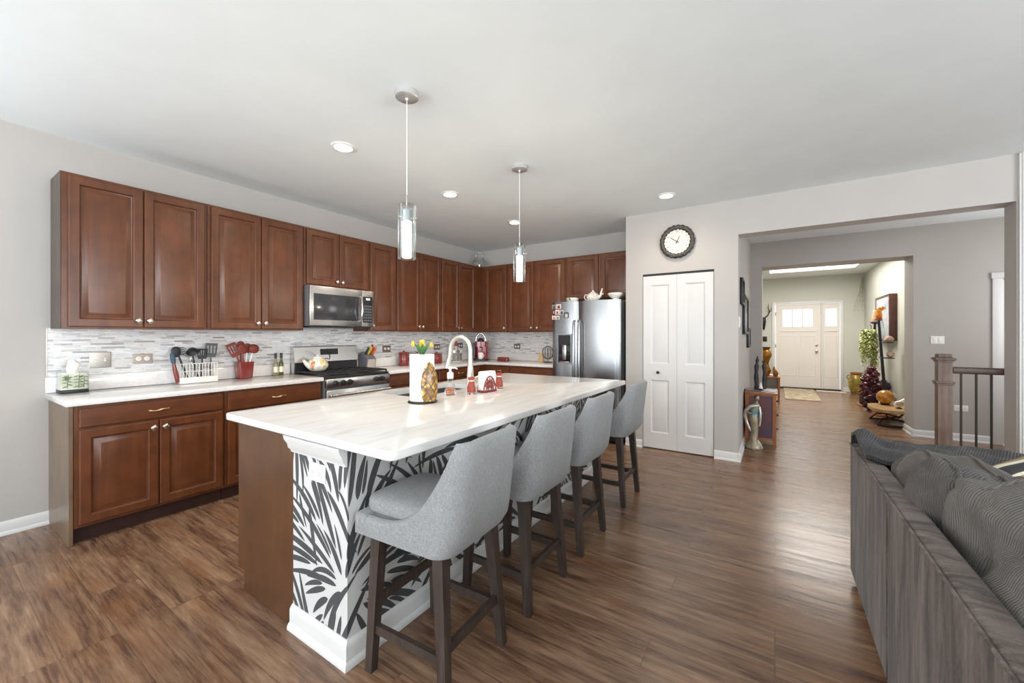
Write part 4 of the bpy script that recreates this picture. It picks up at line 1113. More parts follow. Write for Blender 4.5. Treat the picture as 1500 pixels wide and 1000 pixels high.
def arch(bm):
    def pl(pts, r): tube(bm, pts, r, 8)
    for x in (.030,):
        o = [(x, -.075+.15*i/24, .012+.105*math.sin(PI*i/24)**.55) for i in range(25)]
        pl(o, .0045)
        for q in (.62, .3):
            pl([(x, q*(-.075+.15*i/16), .012+.105*q*math.sin(PI*i/16)**.6) for i in range(17)], .0035)
        for a in (.45, .8, 1.15, 1.57, 1.99, 2.34, 2.7):
            pl([(x, .02*math.cos(a), .012+.02*math.sin(a)), (x, .068*math.cos(a), .012+.095*math.sin(a))], .0035)
        for a in (.6, 1.2, 1.95, 2.55):
            c = (.05*math.cos(a), .012+.070*math.sin(a)); pl([(x, c[0]+.011*math.cos(k*PI/5), c[1]+.011*math.sin(k*PI/5)) for k in range(11)], .003)
part('openwork_front', M['russet'], nh, arch)
part('openwork_back', M['russet'], nh, lambda bm: (arch(bm), bmesh.ops.translate(bm, verts=bm.verts, vec=V(-.06, 0, 0))))
part('base', M['russet'], nh, lambda bm: bx(bm, -.036, .036, -.082, .082, .001, .014, .004))
def naps(bm):
    for i in range(9):
        x = -.024+i*.0055; h = .150+.006*math.sin(i*2.1); bx(bm, x, x+.005, -.078+.004*math.sin(i), .078+.004*math.cos(i*1.7), .015, h, .001, 1)
part('napkins', M['paper'], nh, naps)
nh.scale = (1, .82, .95)

# ================================================================== COUNTER ITEMS (left wall)
tb = thing('tissue_box', 'clear tissue box printed with bamboo on a black base', 'tissue box', (-4.172, .682, ZW))
M['cream'] = mat('cream_card', '#e4e1cb', .4, var=.08); M['bamboo'] = mat('bamboo_green', '#7f8c60', .5, var=.3, scale=40)
part('base', M['black'], tb, bx, -.065, .065, -.070, .070, .001, .024, .002)
part('box', M['cream'], tb, bx, -.060, .060, -.065, .065, .0245, .140, .003)
part('acrylic_cover', M['thinglass'], tb, lambda bm: [bx(bm, *q) for q in ((.0635, .065, -.070, .070, .025, .146), (-.065, -.0635, -.070, .070, .025, .146), (-.0635, .0635, -.070, -.0685, .025, .146), (-.0635, .0635, .0685, .070, .025, .146))])
def bamb(bm):
    for y, h in ((-.035, .10), (.02, .105), (.045, .085)):
        rod(bm, (.0608, y, .035), (.0608, y+.004, .03+h), .0022, .0016, 6)
        for i in range(7):
            z = .05+.012*i; s = 1 if i % 2 else -1
            blade(bm, (.0612, y, z), (0, s*.8, -.35+.2*(i % 3)), .028, .0035, 0, 4, (0, .35, s*.8))
    for i in range(10):
        a = i*.63; blade(bm, (.0612, -.035, .105), (0, math.cos(a), math.sin(a)), .022, .003, 0, 4, (0, -math.sin(a), math.cos(a)))
part('bamboo_print', M['bamboo'], tb, bamb)
def tis(bm): superell(bm, (0, 0, .18), (.022, .034, .052), .9, 24, 14, .018, 22, 4)
part('tissue', M['paper'], tb, tis, smooth=80)

rk = thing('utensil_rack', 'white wire rack with a flat tray, holding dark utensils', 'dish rack', (-4.18, 1.415, ZW))
M['wirewhite'] = mat('white_wire', '#efece6', .4)
part('tray', M['wirewhite'], rk, lambda bm: (bx(bm, -.062, .062, -.138, .138, .001, .006), bx(bm, .058, .063, -.138, .138, .001, .050, .001), bx(bm, -.063, -.058, -.138, .138, .001, .05, .001), bx(bm, -.058, .058, .133, .138, .001, .05, .001), bx(bm, -.058, .058, -.138, -.133, .001, .05, .001)))
def wires(bm):
    for x in (-.060, .060):
        for z in (.10, .165): tube(bm, [(x, -.136, z), (x, .136, z)], .0028, 8)
        for i in range(13):
            y = -.134+i*.268/12; tube(bm, [(x, y, .05), (x, y, .165)], .002, 6)
    for y in (-.136, .136):
        for z in (.10, .165): tube(bm, [(-.06, y, z), (.06, y, z)], .0028, 8)
        for x in (-.03, 0, .03): tube(bm, [(x, y, .05), (x, y, .165)], .002, 6)
part('wire_basket', M['wirewhite'], rk, wires)

def handle_to(bm, p0, p1, r=.007): tube(bm, [p0, tuple((a+b)/2 for a, b in zip(p0, p1)), p1], [r, r*1.1, r*.8], 10)
def spat_head(bm, c, up, w, L, slots=3, th=.004, nrm=(1, 0, 0)):
    """slotted turner blade in the plane (y-ish, up)"""
    c, up, n = V(*c), V(*up).normalized(), V(*nrm); s = up.cross(n).normalized(); n = s.cross(up).normalized()
    def q(a0, a1, b0, b1, ka=1, kb=1):
        R = []
        for d in (-th/2, th/2): R.append([c+s*(a*w*(k))+up*b*L+n*d for a, b, k in ((a0, b0, ka), (a1, b0, ka), (a1, b1, kb), (a0, b1, kb))])
        ringloft(bm, R)
    q(-.5, .5, 0, .28, .75, .92); q(-.5, .5, .82, 1, 1, 1.0)
    xs = [-.5+i/(2*slots+1) for i in range(2*slots+2)]
    for i in range(0, 2*slots+1, 2): q(xs[i], xs[i+1], .28, .82, .92, 1.0)
def utensil(name, label, m, loc, foot, neck, headfn, group, hm=None):
    r = thing(name, label, 'kitchen utensil', loc, 0, group)
    part('handle', hm or m, r, handle_to, foot, neck)
    part('head', m, r, headfn)
    r.scale = (1.12, 1.12, 1.08)
    return r
gk = 'dark utensils in the white rack'
def pasta(bm):
    superell(bm, (0, 0, .0), (.012, .030, .042), .8, 20, 10)
    for v in bm.verts: v.co += V(0, -.045, .245)
    for i in range(5): tube(bm, [(.0, -.03, .225+i*.013), (.012, -.008, .222+i*.014), (.02, .010, .215+i*.014)], [.004, .0035, .002], 8)
def ladle(bm):
    lathe(bm, [(.001, -.032), (.022, -.026), (.036, -.010), (.042, .006), (.039, .006), (.033, -.008), (.02, -.022), (.001, -.028)], (0, 0, 0), 24)
    bmesh.ops.rotate(bm, verts=bm.verts, cent=(0, 0, 0), matrix=Matrix.Rotation(2.4, 3, 'Y')); bmesh.ops.translate(bm, verts=bm.verts, vec=V(.006, 0, .245))
utensil('pasta_server', 'charcoal toothed pasta server standing tallest in the wire rack', M['charcoal'], (-4.20, 1.33, ZW), (.01, .03, .012), (0, -.035, .235), pasta, gk)
utensil('ladle', 'round black ladle in the wire rack beside the pasta server', M['charcoal'], (-4.150, 1.375, ZW), (.01, .03, .012), (.006, .0, .225), ladle, gk)
utensil('slotted_turner', 'small black slotted turner in the middle of the wire rack', M['charcoal'], (-4.165, 1.452, ZW), (.01, -.01, .012), (.0, .0, .19), lambda bm: spat_head(bm, (0, 0, .185), (0, .03, 1), .070, .082, 4), gk)
utensil('slotted_turner', 'larger grey slotted turner at the right end of the wire rack', M['greynylon'], (-4.175, 1.505, ZW), (.01, .01, .012), (0, .012, .20), lambda bm: spat_head(bm, (0, .012, .195), (0, .06, 1), .082, .115, 3), gk)
utensil('table_knife', 'steel handled utensil leaning inside the wire rack', M['brushed'], (-4.20, 1.42, ZW), (.01, .02, .012), (.0, -.03, .16), lambda bm: bx(bm, -.002, .002, -.04, -.022, .155, .20, .001), gk)
db = thing('dish_brush', 'red dish brush with dark blue top leaning against the wire rack', 'brush', (-4.125, 1.238, ZW))
part('handle', M['red'], db, lambda bm: tube(bm, [(0, .030, .014), (0, .024, .06), (0, .012, .12), (0, .004, .17)], [.014, .017, .016, .012], 12))
M['navy'] = mat('navy_plastic', '#3c5266', .45)
part('head', M['navy'], db, lambda bm: tube(bm, [(0, .004, .172), (0, 0, .20), (0, -.006, .25), (0, -.004, .262)], [.014, .018, .016, .008], 12))

cr = thing('utensil_crock', 'square red ribbed crock full of red silicone utensils', 'utensil crock', (-4.17, 1.783, ZW))
def crock(bm):
    k = [rrect(-a, a, -a, a, z, .014) for a, z in ((.050, .001), (.055, .006), (.064, .15), (.064, .156), (.058, .156), (.050, .02))]
    ringloft(bm, k, cap=True)
part('pot', M['red'], cr, crock)
part('ribs', M['red'], cr, lambda bm: [rod(bm, (.057, y, .03), (.0645, y*1.1, .135), .003, None, 8) for y in (-.03, -.018, -.006)])
gr_ = 'red utensils in the crock'
utensil('slotted_turner', 'red slotted turner leaning out of the crock toward the wire rack', M['redsil'], (-4.155, 1.76, ZW), (.0, .02, .025), (.01, -.045, .20), lambda bm: spat_head(bm, (.01, -.043, .195), (0, -.45, 1), .075, .12, 3), gr_)
def spoon(bm, c, up, s=(.006, .032, .044)):
    superell(bm, (0, 0, 0), s, .9, 20, 12); a = math.atan2(up[1], up[2])
    bmesh.ops.rotate(bm, verts=bm.verts, cent=(0, 0, 0), matrix=Matrix.Rotation(-a, 3, 'X')); bmesh.ops.translate(bm, verts=bm.verts, vec=V(*c))
utensil('mixing_spoon', 'orange-red spoon at the front of the crock', M['redsil'], (-4.145, 1.772, ZW), (.0, .0, .025), (.005, -.012, .21), lambda bm: spoon(bm, (.006, -.016, .255), (0, -.1, 1)), gr_)
utensil('mixing_spoon', 'dark red spoon standing tallest at the back of the crock', M['redsil'], (-4.195, 1.765, ZW), (.0, .0, .025), (.0, .0, .24), lambda bm: spoon(bm, (0, 0, .28), (0, 0, 1)), gr_)
utensil('mixing_spoon', 'red spoon with pale handle in the middle of the crock', M['redsil'], (-4.17, 1.79, ZW), (.0, .0, .025), (.0, .015, .22), lambda bm: spoon(bm, (0, .02, .26), (0, .12, 1)), gr_, M['wirewhite'])
utensil('ladle', 'round red ladle leaning toward the oil bottles', M['redsil'], (-4.165, 1.80, ZW), (.0, .0, .025), (.004, .045, .22), lambda bm: spoon(bm, (.006, .055, .255), (0, .3, 1), (.022, .042, .040)), gr_, M['wirewhite'])
def bottle(label, loc, g):
    t = thing('oil_bottle', label, 'bottle', loc, 0, 'oil bottles')
    part('glass', g, t, lambda bm: lathe(bm, [(.001, .001), (.019, .001), (.0205, .005), (.0205, .115), (.017, .135), (.010, .152), (.010, .17), (.001, .171)], (0, 0, 0), 20), smooth=50)
    part('cap', M['darkplastic'], t, lambda bm: lathe(bm, [(.001, .1715), (.0125, .1715), (.0125, .222), (.011, .226), (.001, .226)], (0, 0, 0), 16))
    part('label', M['cream'], t, lambda bm: lathe(bm, [(.0209, .035), (.0212, .035), (.0212, .09), (.0209, .09)], (0, 0, 0), 20, cap=False))
M['oil1'] = mat('pale_oil', '#a89f78', .08, trans=.5, var=.1); M['oil2'] = mat('green_olive_oil', '#5f5f22', .08, trans=.4, var=.1)
bottle('dark-capped bottle of pale oil between the red crock and the range', (-4.17, 2.068, ZW), M['oil1'])
bottle('dark-capped bottle of green oil nearest the range', (-4.17, 2.122, ZW), M['oil2'])

# ---- kettle on the range
def kettle_mat():
    m = NT('painted_kettle'); v = m.n('ShaderNodeTexVoronoi'); m.l(m.coord(), v.inputs['Vector']); v.inputs['Scale'].default_value = 27; v.inputs['Randomness'].default_value = .9
    s = m.n('ShaderNodeSeparateColor'); m.l(v.outputs['Color'], s.inputs[0])
    c = m.ramp(s.outputs[0], [(0, lin('#ece6d6')), (.32, lin('#efe9da')), (.40, lin('#e2c25a')), (.58, lin('#e9d79a')), (.66, lin('#c25a34')), (.78, lin('#cf8a4a')), (.86, lin('#efeadd')), (1, lin('#d8dde0'))])
    m.l(c, m.b.inputs['Base Color']); m.b.inputs['Roughness'].default_value = .2; m.b.inputs['Coat Weight'].default_value = .4; return m.m
kt = thing('kettle', 'white kettle painted with yellow and orange fruit on the left burner', 'kettle', (-4.03, 2.425, .9465), 0)
part('body', kettle_mat(), kt, lambda bm: lathe(bm, [(.001, .001), (.075, .001), (.098, .03), (.105, .06), (.095, .095), (.070, .122), (.045, .134), (.001, .136)], (0, 0, 0), 32), smooth=60)
part('lid', M['ceramic'], kt, lambda bm: lathe(bm, [(.045, .1345), (.044, .142), (.025, .150), (.008, .153), (.010, .160), (.006, .168), (.001, .169)], (0, 0, 0), 24))
part('spout', M['ceramic'], kt, lambda bm: tube(bm, [(0, -.085, .045), (0, -.12, .075), (0, -.145, .105), (0, -.155, .115)], [.028, .022, .016, .014], 14))
part('handle', M['black'], kt, lambda bm: tube(bm, [(0, .07, .12), (0, .105, .125), (0, .13, .11), (0, .14, .14), (0, .125, .185), (0, .08, .215), (0, .03, .222)], [.004, .004, .004, .006, .007, .007, .005], 10))

# ---- knife block
kb_ = thing('knife_block', 'grey slanted knife block standing just right of the range', 'knife block', (-4.14, 3.13, ZW))
M['slate'] = mat('slate_plastic', '#6a6d72', .45); M['taupe'] = mat('taupe_panel', '#b7aca4', .5)
def kblock(bm):
    ringloft(bm, [[V(x, y, z) for x, z in ((-.085, .001), (.055, .001), (.075, .12), (-.035, .205), (-.085, .16))] for y in (-.065, .065)])
part('block', M['slate'], kb_, kblock, smooth=20)
part('front_plate', M['taupe'], kb_, lambda bm: ringloft(bm, [[V(x, y, z) for x, z in ((.0560, .004), (.0735, .115), (.0755, .115), (.0580, .004))] for y in (-.05, .055)]))
for c, lb, y, d, L in (('#2c3440', 'dark navy knife handle at the range side of the block', -.045, .0, .10), ('#e2c93a', 'yellow knife handle in the block', -.015, .012, .11), ('#a02a3c', 'tall crimson knife handle in the block', .008, -.016, .14), ('#d8582c', 'orange knife handle in the block', .030, .005, .10), ('#e07a5c', 'salmon knife handle at the far side of the block', .052, .02, .085)):
    r = thing('kitchen_knife', lb, 'knife', (-4.14, 3.13+y, ZW), 0, 'colourful knives in the block')
    part('handle', mat('knife_handle', c, .4), r, bar, (.015+d, 0, .175-.0*d), (.015+d+L*.61, 0, .175+L*.79), .018, .014, .022, .016)
    part('blade', M['brushed'], r, bar, (.015+d, 0, .1745), (.008+d, 0, .1665), .003, .012)

def canister(label, loc, r, h, clasp=True):
    t = thing('canister', label, 'canister', loc, 0, 'red canisters on the worktop')
    part('jar', M['red'], t, lambda bm: lathe(bm, [(.001, .001), (r*.96, .001), (r, .006), (r, h), (r*.96, h+.004), (.001, h+.005)], (0, 0, 0), 28))
    part('lid', M['red'], t, lambda bm: lathe(bm, [(.001, h+.0055), (r*1.02, h+.0055), (r*1.03, h+.02), (r*.8, h+.028), (r*.25, h+.03), (r*.22, h+.045), (.001, h+.048)], (0, 0, 0), 28))
    part('clasp', M['chrome'], t, lambda bm: (tube(bm, [(r+.002, 0, h-.035), (r+.010, 0, h-.005), (r*1.03+.004, 0, h+.012)], .003, 8), tube(bm, [(0, r+.002, h*.75), (.0, r+.028, h*.65), (0, r+.028, h*.35), (0, r+.002, h*.25)], .005, 8)))
canister('tall red canister next to the knife block', (-4.12, 3.68, ZW), .066, .155)
canister('red canister mostly hidden behind the paper towel roll', (-4.13, 3.93, ZW), .062, .13)
canister('small round red lidded canister right of the paper towel roll', (-4.10, 4.27, ZW), .085, .115)

pc = thing('pod_rack', 'white wire carousel of coffee pods topped by a red pyramid', 'coffee pod rack', (-4.10, 4.70, ZW))
part('base', M['wirewhite'], pc, lambda bm: lathe(bm, [(.095, .001), (.095, .010), (.001, .012)], (0, 0, 0), 28))
part('post', M['wirewhite'], pc, lambda bm: rod(bm, (0, 0, .01), (0, 0, .235), .006))
part('wire_tower', M['wirewhite'], pc, lambda bm: ([tube(bm, [(.075*math.cos(a), .075*math.sin(a), .01), (.075*math.cos(a), .075*math.sin(a), .20), (0, 0, .23)], .0025, 6) for a in [i*PI/4 for i in range(8)]]))
M['foil'] = mat('pod_foil', '#8e8a86', .35, .4, var=.5, scale=50)
for z in (.045, .10, .155):
    for i in range(8):
        a = i*PI/4+PI/8; c, s = math.cos(a), math.sin(a)
        p_ = part('pod', M['foil'] if (i+int(z*100)) % 3 else M['whiteplastic'], pc, lambda bm: rod(bm, (c*.045, s*.045, z), (c*.088, s*.088, z), .018, .025, 14))
rp = solo('pyramid_ornament', 'small red pyramid ornament on top of the coffee pod carousel', 'ornament', NB(), M['red'], (-4.10, 4.70, ZW+.236))
bm = NB(); lathe(bm, [(.001, .001), (.045, .001), (.040, .008), (.012, .085), (.001, .10)], (0, 0, 0), 4); bm.to_mesh(rp.data); bm.free()

cm = thing('coffee_machine', 'dark red pod coffee machine with chrome arched lever in the corner', 'coffee maker', (-3.935, 5.13, ZW), math.radians(28))
part('body', M['darkred'], cm, lambda bm: (ringloft(bm, [rrect(-.095, .095, -.02, .13, z, .04) for z in (.03, .30)]), ringloft(bm, [rrect(-.095, .095, -.13, .13, z, .05) for z in (.22, .285, .30)])))
part('base', M['darkplastic'], cm, lambda bm: ringloft(bm, [rrect(-.11, .11, -.14, .135, z, .05) for z in (.001, .026)]))
part('water_tank', M['greynylon'], cm, bx, -.145, -.10, -.02, .125, .03, .28, .012)
part('brew_head', M['black'], cm, lambda bm: (ball(bm, (0, -.09, .315), .055, 1, .8, .75), rod(bm, (0, -.09, .20), (0, -.09, .225), .02)))
part('lever', M['chrome'], cm, lambda bm: tube(bm, [(.075*math.cos(PI*i/14), -.08, .315+.115*math.sin(PI*i/14)) for i in range(15)], .014, 12))
mg = thing('mug', 'white coffee mug under the spout of the red coffee machine', 'mug', (-3.89, 5.045, ZW+.0265), 0)
def mug(bm): lathe(bm, [(.001, .001), (.034, .001), (.040, .02), (.043, .10), (.041, .102), (.038, .10), (.034, .02), (.001, .012)], (0, 0, 0), 28)
mg.location.z = ZW+.0265
part('cup', M['ceramic'], mg, mug, smooth=50)
part('handle', M['ceramic'], mg, lambda bm: tube(bm, [(.040+.028*math.sin(PI*i/10), 0, .085-.062*i/10) for i in range(11)], .006, 10))
bd = thing('butter_dish', 'red covered butter dish on the back worktop', 'butter dish', (-3.52, 5.14, ZW))
part('plate', M['red'], bd, lambda bm: ringloft(bm, [rrect(-a, a, -b, b, z, .02) for a, b, z in ((.085, .045, .001), (.112, .058, .010), (.106, .052, .012))]))
part('cover', M['red'], bd, lambda bm: ringloft(bm, [rrect(-a, a, -b, b, z, .02) for a, b, z in ((.094, .042, .0125), (.094, .042, .05), (.085, .034, .064))]))
ws = thing('wire_stand', 'black wire globe stand hung with kitchen tools beside the fridge', 'utensil stand', (-2.80, 5.25, ZW))
part('base', M['black'], ws, lambda bm: lathe(bm, [(.06, .001), (.06, .008), (.001, .012)], (0, 0, 0), 24))
def wsf(bm):
    rod(bm, (0, 0, .01), (0, 0, .245), .004)
    for i in range(6):
        a = i*PI/6; tube(bm, [(.085*math.cos(a)*math.sin(2*PI*k/28), .085*math.sin(a)*math.sin(2*PI*k/28), .145+.095*math.cos(2*PI*k/28)) for k in range(29)], .003, 6)
part('wire_globe', M['black'], ws, wsf)
cb = solo('cutting_board', 'small pale wooden board leaning on the worktop beside the wire globe stand', 'cutting board', NB(), M['taupe'], (-2.945, 5.30, ZW))
M['maple'] = wood_mat('maple', '#d8b98c', '#c7a577', '#e5cba2', True, .45)
bm = NB(); bx(bm, -.04, .04, -.009, .009, .001, .13, .004); bm.to_mesh(cb.data); bm.free(); cb.data.materials[0] = M['maple']
gc = thing('glass_canister', 'clear lidded jar between the wire stand and the fridge', 'jar', (-2.63, 5.27, ZW))
part('jar', M['thinglass'], gc, lambda bm: lathe(bm, [(.001, .001), (.05, .001), (.055, .01), (.055, .15), (.045, .16)], (0, 0, 0), 24))
part('contents', M['cream'], gc, lambda bm: lathe(bm, [(.001, .003), (.050, .003), (.052, .01), (.052, .11), (.001, .112)], (0, 0, 0), 24))
part('lid', M['taupe'], gc, lambda bm: lathe(bm, [(.001, .1605), (.05, .1605), (.05, .178), (.01, .182), (.012, .20), (.001, .204)], (0, 0, 0), 24))
# on top of the fridge
bo = thing('bowl', 'white bowl with green leaf edge on the freezer side of the fridge top', 'bowl', (-2.24, 4.885, 1.7355))
part('bowl', M['ceramic'], bo, lambda bm: lathe(bm, [(.001, .001), (.04, .001), (.07, .02), (.082, .05), (.080, .072), (.074, .072), (.062, .025), (.001, .012)], (0, 0, 0), 28), smooth=60)
part('leaf_decoration', M['leafgreen'], bo, lambda bm: [blade(bm, (.083*math.cos(a), .083*math.sin(a), .068), (-math.sin(a)*.6+.2*math.cos(a), math.cos(a)*.6, -.5), .05, .014, 0, 5, (-math.sin(a), math.cos(a), 1)) for a in (4.0, 4.5)])
M['floral'] = mat('floral_china', '#e6dfd6', .2, var=.25, scale=45, coat=.3)
tp = thing('teapot', 'white floral teapot on top of the refrigerator', 'teapot', (-1.95, 4.885, 1.7355))
part('body', M['floral'], tp, lambda bm: lathe(bm, [(.001, .001), (.045, .001), (.05, .01), (.083, .05), (.085, .075), (.065, .11), (.035, .125), (.001, .126)], (0, 0, 0), 28), smooth=60)
part('lid', M['floral'], tp, lambda bm: lathe(bm, [(.036, .1255), (.034, .132), (.012, .142), (.014, .155), (.001, .162)], (0, 0, 0), 20), smooth=60)
part('spout', M['floral'], tp, lambda bm: tube(bm, [(.07, 0, .06), (.10, 0, .085), (.108, 0, .13), (.122, 0, .175)], [.022, .016, .011, .008], 12), smooth=60)
part('handle', M['floral'], tp, lambda bm: tube(bm, [(-.07, 0, .10), (-.11, 0, .105), (-.12, 0, .07), (-.10, 0, .035), (-.07, 0, .035)], .007, 10), smooth=60)
pb_ = solo('pedestal_bowl', 'plain white pedestal bowl at the right of the fridge top', 'bowl', NB(), M['ceramic'], (-1.655, 4.885, 1.7355))
bm = NB(); lathe(bm, [(.001, .001), (.05, .001), (.05, .012), (.038, .035), (.06, .05), (.092, .085), (.094, .105), (.088, .105), (.05, .06), (.001, .05)], (0, 0, 0), 28)
for f in bm.faces: f.smooth = True
bm.to_mesh(pb_.data); bm.free()
dc = thing('glass_cloche', 'clear glass jar sparkling on top of the corner wall cabinets', 'glass jar', (-4.10, 5.28, 2.4155))
part('jar', M['thinglass'], dc, lambda bm: lathe(bm, [(.001, .001), (.12, .001), (.16, .03), (.165, .08), (.10, .15), (.07, .19), (.075, .25)], (0, 0, 0), 28, cap=False), smooth=60)
part('stopper', M['thinglass'], dc, lambda bm: ball(bm, (0, 0, .272), .03))
part('crystal_foot', M['chrome'], dc, lambda bm: lathe(bm, [(.001, .002), (.05, .002), (.03, .03), (.035, .06), (.001, .065)], (0, 0, 0), 12))

# ================================================================== SOFA
sf = thing('sofa', 'long grey-taupe sofa with velvet back turned to the kitchen', 'sofa', (.82, 1.0, 0))
SY0, SY1 = -.75, 2.86
def backf(bm):
    bx(bm, .345, .425, SY0, SY1, .035, .735, .018, 3)
part('back_frame', M['velvet'], sf, backf, world=True, smooth=60)
part('seam', M['velvet'], sf, lambda bm: (tube(bm, [(.3455, 1.985, .06), (.3450, 1.985, .70), (.351, 1.985, .732), (.42, 1.985, .7355)], .004, 8), tube(bm, [(.3445, y, .731) for y in (SY0+.02, 0, 1, 2, SY1-.02)], .0045, 8)), world=True)
part('base', M['velvet'], sf, lambda bm: bx(bm, .426, 1.28, SY0+.01, SY1-.012, .035, .30, .02, 2), world=True)
for y in (SY0+.002, SY1-.245):
    part('arm', M['velvet'], sf, lambda bm: bx(bm, .426, 1.30, y+.0, y+.243, .036, .66, .05, 4), world=True, smooth=60)
for x in (.40, 1.22):
    for y in (SY0+.08, 1.0, SY1-.08): part('foot', M['black'], sf, lambda bm: rod(bm, (x, y, .001), (x, y, .036), .02, .025), world=True)
for a, b in ((-.50, .545), (.55, 1.58), (1.585, 2.61)):
    part('seat_cushion', M['cord_mid'], sf, lambda bm: bx(bm, .58, 1.29, a, b, .305, .46, .04, 4), world=True, smooth=60)
from mathutils.bvhtree import BVHTree
def cushion(name, m, c, s, amp, seed, tilt, lines):
    bm = NB(); superell(bm, (0, 0, 0), s, .34, 120, 60, amp, 3.2, seed, .55, .020)
    bmesh.ops.rotate(bm, verts=bm.verts, cent=(0, 0, 0), matrix=Matrix.Rotation(tilt, 3, 'Y')); bmesh.ops.translate(bm, verts=bm.verts, vec=V(*c))
    bmesh.ops.recalc_face_normals(bm, faces=bm.faces)
    bv = BVHTree.FromBMesh(bm)
    o = obj(name, bm, m, sf, True, 80)
    for pl in lines:
        pts = []
        for (xa, ya), (xb, yb) in zip(pl, pl[1:]):
            for k in range(16):
                t = k/16; h = bv.ray_cast(V(xa+(xb-xa)*t, ya+(yb-ya)*t, 2), V(0, 0, -1))[0]
                if h: pts.append(h+V(0, 0, .001)-sf.location)
        if len(pts) > 3:
            pb_ = NB(); tube(pb_, pts, .0065, 8); obj('piping', pb_, m, o, False, 80)
cushion('back_cushion', M['velvet2'], (.585, 2.245, .60), (.16, .26, .235), .05, 3, .10, [[(.54, 2.47), (.53, 2.25), (.55, 2.03)], [(.66, 2.45), (.66, 2.05)]])
cushion('back_cushion', M['cord'], (.70, 1.235, .63), (.275, .66, .285), .06, 8, .16, [[(.58, 1.84), (.57, 1.5), (.60, 1.0), (.58, .65)], [(.50, 1.70), (.65, 1.66), (.80, 1.70)], [(.70, 1.84), (.70, 1.66)], [(.74, 1.62), (.72, 1.2), (.78, .8)]])
cushion('back_cushion', M['cord'], (.675, -.02, .60), (.25, .60, .245), .05, 15, .14, [])
cushion('back_cushion', M['cord_mid'], (.60, 1.965, .69), (.19, .14, .16), .05, 21, .25, [[(.50, 2.06), (.52, 1.96), (.50, 1.87)], [(.64, 2.06), (.66, 1.88)]])  # folded corduroy throw between the cushions, built as a cushion part
# throws and loose cushions lying on the sofa
def blanket(name, label, m, x0, x1, y0, y1, hf, cat='blanket', nu=70, nv=46, th=.018):
    bm = NB()
    top = grid(bm, nu, nv, lambda a, b: V(x0+(x1-x0)*a, y0+(y1-y0)*b, hf(a, b)))
    bot = grid(bm, nu, nv, lambda a, b: V(x0+(x1-x0)*a, y0+(y1-y0)*b, hf(a, b)-th))
    edge = [(i, 0) for i in range(nu)]+[(nu-1, j) for j in range(1, nv)]+[(i, nv-1) for i in range(nu-2, -1, -1)]+[(0, j) for j in range(nv-2, 0, -1)]
    for p, q in zip(edge, edge[1:]+edge[:1]):
        bm.faces.new((top[p[0]][p[1]], top[q[0]][q[1]], bot[q[0]][q[1]], bot[p[0]][p[1]]))
    o = obj(name, bm, m, smooth=80); return tag(o, label, cat)
def hb1(a, b):
    x, y = .35+1.15*a, 2.43+.455*b
    q = min(1, max(0, (x-.74)/.12)); q = q*q*(3-2*q)
    if q < 1: y0_ = 2.53+(2.43-2.53)*q
    drop = .22*max(0, min(1, (2.62-y)/.15))**1.3*q
    lump = .055*math.exp(-((a-.03)/.05)**2)*math.exp(-((b-.70)/.3)**2)
    edge = -.20*max(0, (b-.93)/.07)**1.5-drop
    return .772+lump+edge+.02*noise.noise(V(x*6, y*9, 1))+.012*noise.noise(V(x*15, y*12, 4))
blanket('throw_blanket', 'dark charcoal corduroy throw draped over the far sofa arm', M['cord_dark'], .35, 1.50, 2.43, 2.885, hb1)
def pillow(name, label, m, c, s, rx, ry, rz, seed=1, amp=.015):
    bm = NB(); superell(bm, (0, 0, 0), s, .35, 48, 26, amp, 5, seed, 1.0)
    o = obj(name, bm, m, smooth=80); o.location = c; o.rotation_euler = (rx, ry, rz); return tag(o, label, 'pillow')
def pat_mat():
    m = NT('patterned_pillow_print'); w = m.n('ShaderNodeTexWave', wave_type='RINGS'); m.l(m.mapping(m.coord(), (1, 1, .3), (0, 0, 0), (.08, .03, 0)), w.inputs['Vector'])
    w.inputs['Scale'].default_value = 3.2; w.inputs['Distortion'].default_value = 5; w.inputs['Detail'].default_value = 0
    c = m.ramp(w.outputs['Fac'], [(.0, lin('#2f2e30')), (.28, lin('#3a3839')), (.34, lin('#cfc5b3')), (.62, lin('#d8d0c0')), (.68, lin('#a08a64')), (1, lin('#8f7a58'))])
    m.l(c, m.b.inputs['Base Color']); m.b.inputs['Roughness'].default_value = .9; return m.m
pillow('throw_pillow', 'cream, tan and black patterned pillow at the far end of the sofa', pat_mat(), (.90, 2.30, .70), (.20, .20, .07), .9, -.3, .75)
# ================================================================== HALL
hc = thing('side_chest', 'amber wood chest with dark woven side panel in the hall', 'chest', (-.14, 5.83, 0))
M['weave'] = NT('woven_panel')
def weave_mat():
    m = NT('dark_weave'); c = m.coord()
    br = m.n('ShaderNodeTexBrick', offset=.5); s = m.n('ShaderNodeSeparateXYZ'); m.l(c, s.inputs[0]); cb = m.n('ShaderNodeCombineXYZ'); m.l(s.outputs[0], cb.inputs[0]); m.l(s.outputs[2], cb.inputs[1]); m.l(cb.outputs[0], br.inputs['Vector'])
    for k, v in (('Color1', lin('#6f3f38')), ('Color2', lin('#4d4e66')), ('Mortar', lin('#23181a')), ('Scale', 1), ('Mortar Size', .0025), ('Brick Width', .034), ('Row Height', .013), ('Bias', 0)): br.inputs[k].default_value = v
    n = m.noise(c, 5, 3)
    m.l(m.mix(.5, br.outputs['Color'], m.ramp(n, [(.35, lin('#8a4a3a')), (.65, lin('#3d425c'))]), 'MIX'), m.b.inputs['Base Color'])
    m.b.inputs['Roughness'].default_value = .6; m.bump(br.outputs['Fac'], -.6, .004); return m.m
M['weave'] = weave_mat()
cx0, cx1, cy0, cy1 = -.300, .015, 5.62, 6.08
